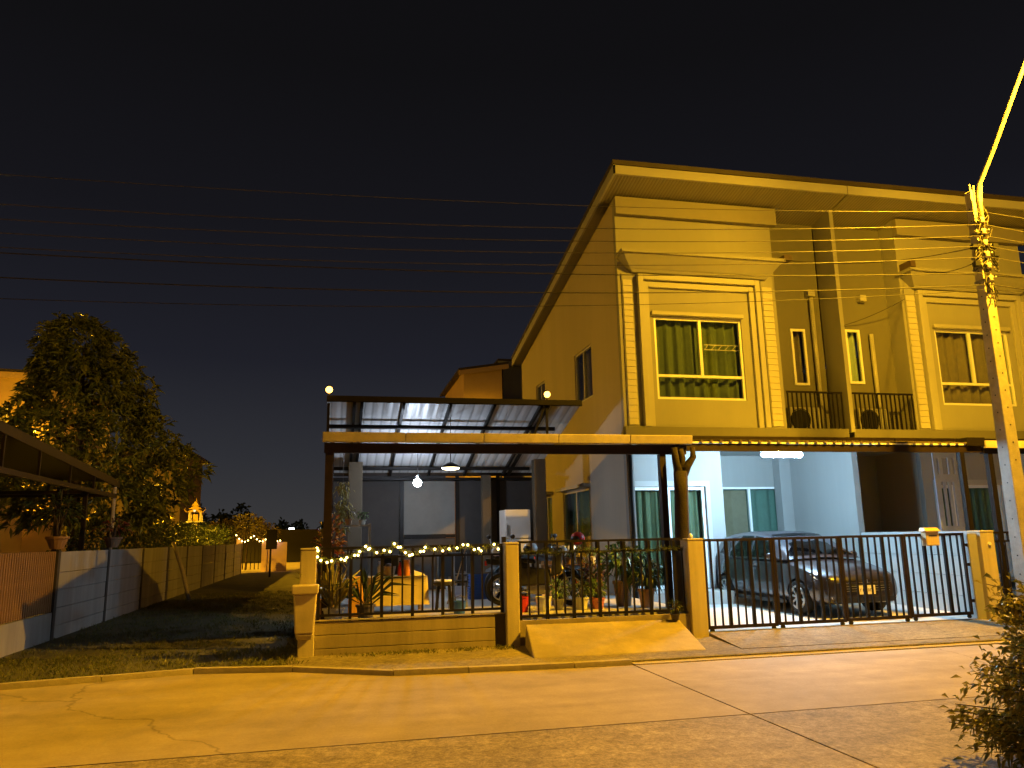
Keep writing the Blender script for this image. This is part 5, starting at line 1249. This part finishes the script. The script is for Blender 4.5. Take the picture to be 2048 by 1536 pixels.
def gold_bush(x, y, z, rad, label, seed, n=700, lm='leaf_gold'):
    r = np.random.default_rng(seed); t = thing('shrub', label, 'shrub', (x, y, 0), group='shrubs beyond the alley')
    p, d = bush_pts(r, (x, y, z), rad, n); leaves(p, d, .22, .09, r, .3).build('foliage', lm, t)
    MB().tube([(x, y, 0), (x+.05, y, z)], [.05, .02], 6).build('stem', 'bark', t)
gold_bush(-6.1, 46.5, 2.25, (1.0, .8, .55), 'golden-lit bush over the fairy-lit gateway', 81)
gold_bush(-5.0, 47.0, 2.5, (1.0, .8, .65), 'golden-lit bush just left of the dark sign post', 82)
gold_bush(-4.0, 48.0, 2.1, (.7, .7, .5), 'golden-lit bush tip behind the dark sign box', 83, 400)
gold_bush(-9.6, 33.0, 2.3, (.6, .6, .5), 'yellow-lit clump behind the hedge under the tree', 84, 400)
gold_bush(-8.3, 38.0, 2.6, (.9, .5, .32), 'yellow-lit foliage behind the hedge beside the little shrine', 85, 400)
# fairy-lit gateway at the alley end
fg_ = thing('gateway', 'small gateway at the alley end hung with fairy lights', 'gate', (-5.3, 44.2, 0.02))
for x in (-5.05, -3.75): MB().box(x-.14, x+.14, 44.0, 44.3, 0.02, 1.75).build('post', 'stucco_salmon', fg_)
MB().box(-3.60, -2.6, 44.05, 44.2, 0.02, 1.55).build('side_wall', 'stucco_salmon', fg_)
for k in range(5): MB().box(-4.86+.2*k, -4.82+.2*k, 44.1, 44.14, .15, 1.3).build('bar', 'metal_black', fg_)
fb = None
for i in range(16):
    x = -5.2+i*.15; z = 1.95 - .35*abs(math.sin(i*.55)); blue = i in (12, 13)
    o = MB().ball((x, 43.9, z), .035 if not blue else .07, 6, 4).build('bulb', 'em_fairy_blue' if blue else 'em_fairy', fg_, smooth=True)
MB().tube([(-5.2+i*.15, 43.9, 1.95-.35*abs(math.sin(i*.55))) for i in range(16)], .012, 5).build('wire', 'cable', fg_)
# dark sign on a post
sg = thing('sign_post', 'dark post carrying a small blank box near the alley end', 'sign', (-2.92, 37.3, 0.02))
MB().box(-2.95, -2.87, 37.26, 37.34, 0.02, 1.5).build('post', 'metal_black', sg); MB().box(-3.12, -2.64, 37.2, 37.38, 1.25, 2.12).build('box', 'metal_black', sg, bevel=.02)
# shrines
def shrine(x, y, z0, s_, label, m1, m2):
    t = thing('spirit_house', label, 'shrine', (x, y, 0.0), group='spirit houses behind the hedge')
    MB().box(x-.12*s_, x+.12*s_, y-.12*s_, y+.12*s_, 0, z0-.06).build('pedestal', m1, t); MB().box(x-.5*s_, x+.5*s_, y-.4*s_, y+.4*s_, z0-.06, z0).build('platform', m1, t)
    for dx in (-.32, .32):
        for dy in (-.25, .25): MB().box(x+(dx-.06)*s_, x+(dx+.06)*s_, y+(dy-.06)*s_, y+(dy+.06)*s_, z0, z0+.55*s_).build('column', m1, t)
    MB().box(x-.14*s_, x+.14*s_, y-.1*s_, y+.2*s_, z0, z0+.42*s_).build('altar', m2, t)
    rf_ = MB()
    for k, (w, h0, h1) in enumerate(((.52, .55, .78), (.38, .74, .98), (.22, .94, 1.22))):
        rf_.hexa([(x-w*s_, y-.38*s_, z0+h0*s_), (x+w*s_, y-.38*s_, z0+h0*s_), (x+w*s_, y+.38*s_, z0+h0*s_), (x-w*s_, y+.38*s_, z0+h0*s_), (x-.02, y-.30*s_, z0+h1*s_), (x+.02, y-.30*s_, z0+h1*s_), (x+.02, y+.30*s_, z0+h1*s_), (x-.02, y+.30*s_, z0+h1*s_)])
    ro = rf_.build('roof', m2, t); MB().tube([(x, y, z0+1.15*s_), (x, y, z0+1.45*s_)], [.04*s_, .005], 8).build('spire', m2, ro)
    for dx in (-1, 1): MB().tube([(x+dx*.5*s_, y-.36*s_, z0+.58*s_), (x+dx*.6*s_, y-.36*s_, z0+.68*s_), (x+dx*.58*s_, y-.36*s_, z0+.82*s_)], [.035*s_, .025*s_, .006], 6).build('finial', m2, ro)
    return t
s1 = shrine(-7.3, 44.0, 2.72, .85, 'white and gold spirit house peeking over the hedge end', 'shrine_white', 'gold_paint')
MB().ball((-7.3, 43.55, 3.25), .06, 8, 5).build('lamp', 'em_shrine', s1)
# long gold-roofed shrine
gs = thing('shrine_pavilion', 'long low shrine with a bright gold naga roof behind the canopy', 'shrine', (-11.2, 33.5, 0))
MB().box(-12.6, -9.9, 33.3, 34.2, 0, 2.55).build('body', 'stucco_pink', gs)
rr_ = MB().hexa([(-12.8, 33.1, 2.56), (-9.6, 33.1, 2.56), (-9.6, 34.4, 2.56), (-12.8, 34.4, 2.56), (-12.5, 33.6, 2.74), (-9.9, 33.6, 2.74), (-9.9, 33.9, 2.74), (-12.5, 33.9, 2.74)]).build('roof', 'gold_paint', gs)
for x, h in ((-12.7, .30), (-11.9, .22), (-11.15, .55), (-10.4, .22), (-9.7, .30)):
    MB().tube([(x, 33.4, 2.72), (x+.08, 33.4, 2.72+h*.6), (x, 33.4, 2.75+h)], [.09, .06, .01], 6).build('finial', 'gold_paint', rr_)
    MB().tube([(x-.25, 33.4, 2.72), (x-.32, 33.4, 2.72+h*.5)], [.05, .01], 6).build('horn', 'gold_paint', rr_)
# ------------------------------------------------------------------ houses beyond
def far_house(name_lbl, x0, x1, y0, y1, h, m, slope=.1, wins=(), over=.4, roofm='roof_dark', z1=None):
    t = thing('house', name_lbl, 'house', ((x0+x1)/2, (y0+y1)/2, 0.0), group='houses beyond the garden')
    zr = lambda x: h + slope*(x-x0)
    MB().holed('y', y0, .2, x0, x1, 0, h-.25 if slope >= 0 else h+slope*(x1-x0)-.25, [tuple(w) for w in wins]).build('front_wall', m, t)
    MB().hexa([(x0, y0+.2, 0), (x1, y0+.2, 0), (x1, y1, 0), (x0, y1, 0), (x0, y0+.2, zr(x0)-.02), (x1, y0+.2, zr(x1)-.02), (x1, y1, zr(x1)-.02), (x0, y1, zr(x0)-.02)]).build('wall', m, t)
    zl = h-.25 if slope >= 0 else h+slope*(x1-x0)-.25
    MB().hexa([(x0, y0, zl), (x1, y0, zl), (x1, y0+.19, zl), (x0, y0+.19, zl), (x0, y0, zr(x0)-.02), (x1, y0, zr(x1)-.02), (x1, y0+.19, zr(x1)-.02), (x0, y0+.19, zr(x0)-.02)]).build('gable', m, t)
    MB().hexa([(x0-over, y0-over, zr(x0-over)), (x1+over, y0-over, zr(x1+over)), (x1+over, y1+over, zr(x1+over)), (x0-over, y1+over, zr(x0-over)), (x0-over, y0-over, zr(x0-over)+.15), (x1+over, y0-over, zr(x1+over)+.15), (x1+over, y1+over, zr(x1+over)+.15), (x0-over, y1+over, zr(x0-over)+.15)]).build('roof', roofm, t)
    MB().hexa([(x0-over, y0-over-.05, zr(x0-over)-.28), (x1+over, y0-over-.05, zr(x1+over)-.28), (x1+over, y0-over-.01, zr(x1+over)-.28), (x0-over, y0-over-.01, zr(x0-over)-.28), (x0-over, y0-over-.05, zr(x0-over)), (x1+over, y0-over-.05, zr(x1+over)), (x1+over, y0-over-.01, zr(x1+over)), (x0-over, y0-over-.01, zr(x0-over))]).build('fascia', m, t)
    for w in wins:
        window(t, 'y', y0+.05, w[0], w[1], w[2], w[3], mull=((w[0]+w[1])/2,), fr=.07, cm='curtain_pale', waves=4, fm='frame_white')
    return t
far_house('salmon house wall glowing behind the top of the mango tree', -24, -13.4, 40, 50, 9.9, 'stucco_salmon', -.03, ((-16.6, -15.2, 6.6, 8.0), (-21, -19.5, 6.6, 8.0)))
far_house('dark brown house just right of the mango tree', -15, -8.4, 45.6, 52, 6.5, 'stucco_brown', 0.0, ((-10.6, -9.4, 3.6, 4.8),))
far_house('orange-lit house top rising behind the garden roof', 7.1, 9.4, 44.0, 52, 11.25, 'stucco_salmon', .16, (), .35)
far_house('pale grey house wall between the orange house and the corner townhouse', 9.9, 16, 46.0, 54, 12.3, 'wall_grey', 0.0, ())
pk = far_house('low pink house glimpsed under the neighbouring canopy', -22, -11.6, 30.5, 33, 3.2, 'stucco_pink', 0.0, ((-14.2, -13.0, 1.3, 2.5), (-12.8, -12.2, 1.3, 2.5)), .3)
tag(MB().box(-13, 1.5, 66, 66.3, 0, 2.5).build('boundary_wall', 'far_wall'), 'dark boundary wall closing the view at the far end', 'wall')
# distant tree line
r = np.random.default_rng(91); n = 16000; x = r.uniform(-60, 30, n); top = 4.2+1.1*np.sin(x*.35)+.7*np.sin(x*1.1+1)+.5*np.sin(x*2.7); z = top*r.random(n)**.8
tag(leaves(np.stack([x, 95+r.random(n)*4, z], 1), r.normal(size=(n, 3))+np.array([0, 0, .3]), .55, .35, r, .2).build('treeline', 'leaf_hedge'), 'dark distant tree line on the horizon', 'trees', kind='stuff')
dl_ = tag(MB().box(-5.35, -4.75, 93.0, 93.1, 2.9, 3.05).build('distant_lamp', 'em_distant'), 'tiny white light in the distant trees', 'lamp')
# street lamps of the cross street
def far_lamp(x, y, z, pole_dx, power, label):
    t = thing('street_lamp', label, 'street lamp', (x+pole_dx, y, 0.0), group='street lamps of the back street')
    MB().tube([(x+pole_dx, y, 0), (x+pole_dx, y, z-.3), (x+pole_dx*.6, y, z+.1), (x, y, z+.12)], [.09, .06, .04, .035], 8).build('pole', 'galvanised', t, smooth=True)
    MB().box(x-.3, x+.3, y-.12, y+.12, z+.06, z+.16).build('head', 'steel_grey', t); MB().ball((x, y, z+.03), .09, 8, 5, (1.6, 1, .5)).build('lens', 'em_sodium', t)
    street_lamp_light(t, (x, y, z-.10), power)
far_lamp(-12.2, 34.6, 6.15, -.9, 1.7, 'street lamp glinting through the mango tree leaves')
far_lamp(8.0, 42.4, 8.4, .9, .16, 'street lamp behind the garden roof in front of the orange-lit house')
far_lamp(-10.2, 55.5, 6.3, -.9, .9, 'street lamp behind the dark brown house lighting the alley end')
# ------------------------------------------------------------------ roadside pole with street lamp, cables
PX, PY = 10.40, 10.20
po = thing('utility_pole', 'tapered concrete utility pole with a curved street lamp arm', 'utility pole', (PX, PY, 0.0))
def pole_w(z): return .25 - .10*z/7.3
w0, w1 = pole_w(0)/2, pole_w(7.2)/2
MB().hexa([(PX-w0, PY-w0, -.1), (PX+w0, PY-w0, -.1), (PX+w0, PY+w0, -.1), (PX-w0, PY+w0, -.1), (PX-w1, PY-w1, 7.2), (PX+w1, PY-w1, 7.2), (PX+w1, PY+w1, 7.2), (PX-w1, PY+w1, 7.2)]).build('shaft', 'pole_concrete', po, bevel=.012)
hd = None
z = .6
while z < 6.9:
    w = pole_w(z)/2
    MB().lathe([(.012, 0), (.012, .004)], (PX-w-.003, PY, z), 8, Matrix.Rotation(math.pi/2, 3, 'Y')).build('bolt_hole', 'black_plastic', po)
    if z > 2.5: MB().lathe([(.012, 0), (.012, .004)], (PX, PY-w-.001, z+.07), 8, Matrix.Rotation(math.pi/2, 3, 'X')).build('bolt_hole', 'black_plastic', po)
    z += .28 if z < 4 else .22
LP = (10.45, 8.35, 9.28)
MB().tube([(PX+.02, PY-.12, 6.3), (PX+.02, PY-.12, 7.05), (PX+.02, PY-.16, 7.25), (PX+.03, PY-.55, 7.75), (PX+.04, PY-1.05, 8.45), (PX+.05, PY-1.5, 9.05), (LP[0], LP[1]+.15, 9.36), (LP[0], LP[1]-.1, 9.40)], [.035, .035, .036, .036, .034, .032, .032, .03], 10).build('lamp_arm', 'galvanised', po, smooth=True)
hdm = MB().hexa([(LP[0]-.14, LP[1]-.5, 9.34), (LP[0]+.14, LP[1]-.5, 9.34), (LP[0]+.12, LP[1]+.2, 9.36), (LP[0]-.12, LP[1]+.2, 9.36), (LP[0]-.09, LP[1]-.42, 9.46), (LP[0]+.09, LP[1]-.42, 9.46), (LP[0]+.07, LP[1]+.18, 9.46), (LP[0]-.07, LP[1]+.18, 9.46)]).build('lamp_head', 'steel_grey', po, bevel=.02)
MB().ball((LP[0], LP[1]-.15, 9.335), .11, 10, 6, (1, 1.7, .45)).build('lamp_lens', 'em_sodium', hdm, smooth=True)
street_lamp_light(po, (LP[0], LP[1]-.15, 9.20), 1.12, math.radians(15))
# hardware near the top
for k, z in enumerate((5.60, 5.82, 6.02, 6.22, 6.42, 6.62)):
    w = pole_w(z)/2
    MB().box(PX-w-.012, PX+w+.012, PY-w-.012, PY+w+.012, z-.02, z+.02).build('clamp_band', 'steel_grey', po)
    MB().lathe([(.028, -.05), (.045, -.035), (.03, 0), (.045, .035), (.028, .05)], (PX-.02, PY-w-.07, z), 10).build('insulator', 'porcelain', po, smooth=True)
    MB().bar((PX+.05, PY-w-.012, z), (PX+.05, PY-w-.11, z+.03*(-1)**k), .02).build('bracket', 'galvanised', po)
for dx in (-.09, -.03, .06, .11): MB().bar((PX+dx, PY-.07, 7.0), (PX+dx*1.25, PY-.09, 7.26+.03*abs(dx)*10), .022).build('top_bolt', 'galvanised', po)
rj = random.Random(3)
jm = MB()
for k in range(26):
    z = 5.45+rj.random()*1.6; a = PX+rj.uniform(-.1, .1); y = PY-.11-rj.random()*.04
    jm.tube([(a, y, z), (a+rj.uniform(-.09, .09), y-.02, z-.08-rj.random()*.1), (a+rj.uniform(-.05, .05), y, z-.22-rj.random()*.1)], .009, 5)
jm.build('cable_loop', 'cable', po)
jb = MB()
for s_ in (-1, 1):
    for k in range(5):
        pts = [(PX+s_*.08, PY-.1, 5.95+.07*k)]
        for j in range(1, 7): a = j/6*math.pi*(1.0+.25*k); pts.append((PX+s_*(.08+.12*math.sin(a)+.03*j*.5), PY-.1+.02*math.cos(k), 5.95+.07*k-.16*math.sin(a*.8)+.06*math.cos(a)))
        jb.tube(pts, .010, 5)
jb.build('slack_coil', 'cable', po, smooth=True)
for s_, z in ((-1, 6.16), (-1, 5.86), (1, 6.05), (1, 6.20)): MB().box(PX+s_*.20-.05, PX+s_*.20+.05, PY-.14, PY-.06, z-.035, z+.035).build('splice_box', 'black_plastic', po)
MB().tube([(PX+.13, PY+.02, 5.6), (PX+.15, PY+.02, 3.5), (PX+.155, PY+.03, 0)], .022, 8).build('riser_cable', 'cable', po, smooth=True)
# the next poles of the row, out of the picture, that carry the cables
def far_pole(x, label):
    t = thing('utility_pole', label, 'utility pole', (x, PY, 0.0))
    MB().hexa([(x-w0, PY-w0, -.1), (x+w0, PY-w0, -.1), (x+w0, PY+w0, -.1), (x-w0, PY+w0, -.1), (x-w1, PY-w1, 7.2), (x+w1, PY-w1, 7.2), (x+w1, PY+w1, 7.2), (x-w1, PY+w1, 7.2)]).build('shaft', 'pole_concrete', t)
    MB().tube([(x, PY-.12, 6.3), (x, PY-.16, 7.25), (x, PY-1.05, 8.45), (x, LP[1]-.1, 9.40)], .034, 10).build('lamp_arm', 'galvanised', t, smooth=True)
    h = MB().box(x-.14, x+.14, LP[1]-.5, LP[1]+.2, 9.34, 9.46).build('lamp_head', 'steel_grey', t)
    MB().ball((x, LP[1]-.15, 9.335), .11, 10, 6, (1, 1.7, .45)).build('lamp_lens', 'em_sodium', h, smooth=True)
    street_lamp_light(t, (x, LP[1]-.15, 9.20), 0.60, math.radians(15))
far_pole(-19.6, 'next utility pole with street lamp up the road beyond the left edge')
def cable(zs, label, sag, m, r_=.011, dy=0.0, left=True, right=True):
    (za, zb) = zs; pts = []
    if left:
        for i in range(31):
            t = i/30; pts.append((-19.6+(PX+19.6)*t, PY-.15+dy, za+(zb-za)*t - sag*4*t*(1-t)))
    if right:
        for i in range(1, 9):
            t = i/8; pts.append((PX+14*t, PY-.15+dy, zb - .8*sag*2.2*t*(1-t*.6)))
    tag(MB().tube(pts, r_, 5).build('overhead_cable', m, smooth=True), label, 'cable', 'cables strung between the poles')
cable((6.75, 6.78), 'topmost overhead cable crossing the house front', .62, 'cable_bare', .0045)
cable((6.55, 6.55), 'second overhead cable from the top, pale where the lamp catches it', .80, 'cable_bare', .0055)
cable((6.36, 6.35), 'third overhead cable from the top crossing the house front', .80, 'cable_bare', .0055)
cable((6.18, 6.17), 'fourth overhead cable from the top crossing the house front', .80, 'cable_bare', .0055)
cable((6.00, 5.98), 'fifth overhead cable, lowest of the upper pale group', .80, 'cable_bare', .0055)
cable((5.78, 5.70), 'dark telephone cable, upper of the low pair across the window head', .62, 'cable', .008)
cable((5.55, 5.50), 'dark telephone cable, lower of the low pair across the window head', .72, 'cable', .008)
cable((5.25, 5.42), 'thin dark cable sagging lowest in front of the bay window', .80, 'cable', .005)
def drop(a, b, sag, label, m='cable'):
    pts = [(a[0]+(b[0]-a[0])*i/12, a[1]+(b[1]-a[1])*i/12, a[2]+(b[2]-a[2])*i/12 - sag*4*(i/12)*(1-i/12)) for i in range(13)]
    tag(MB().tube(pts, .008, 5).build('service_cable', m, smooth=True), label, 'cable', 'service cables to the houses')
drop((PX, PY-.1, 6.2), (9.55, 14.75, 7.62), .2, 'service cable running from the pole to the bay corner camera')
drop((PX, PY-.1, 6.0), (12.95, 14.75, 7.62), .2, 'service cable running from the pole to the neighbour bay corner')
drop((12.9, 14.9, 6.9), (11.6, 15.45, 6.35), .05, 'short loose cable across the neighbour recess')
# ------------------------------------------------------------------ roadside shrub next to the camera
sb = thing('roadside_shrub', 'leafy shrub at the lower right corner beside the road', 'shrub', (4.75, 4.45, 0.0))
r = np.random.default_rng(101); P = []; D = []; st = MB()
for k in range(260):
    a = r.uniform(0, 2*math.pi); h = r.uniform(.05, 1.24); R = .76*(1-.40*max(0, (h-.50))/.72)*math.sqrt(r.uniform(.15, 1))*(1+.15*math.sin(3*a+h*5))
    tip = np.array([4.86+R*math.cos(a), 4.45+R*math.sin(a), h]); st.tube([(4.86+.1*math.cos(a), 4.45+.1*math.sin(a), .02), tuple((tip+np.array([4.86, 4.45, h*.9]))/2), tuple(tip)], [.010, .006, .003], 5)
    for j in range(52):
        t = r.uniform(.35, 1.0); P.append(np.array([4.86, 4.45, h*.6])*(1-t)+tip*t + r.normal(size=3)*.035); D.append((tip-np.array([4.86, 4.45, .4]))*.8+r.normal(size=3)*.45+np.array([0, 0, .1]))
leaves(np.array(P), np.array(D), .066, .026, r, .35).build('foliage', 'leaf_shrub', sb); st.build('stem', 'bark', sb)
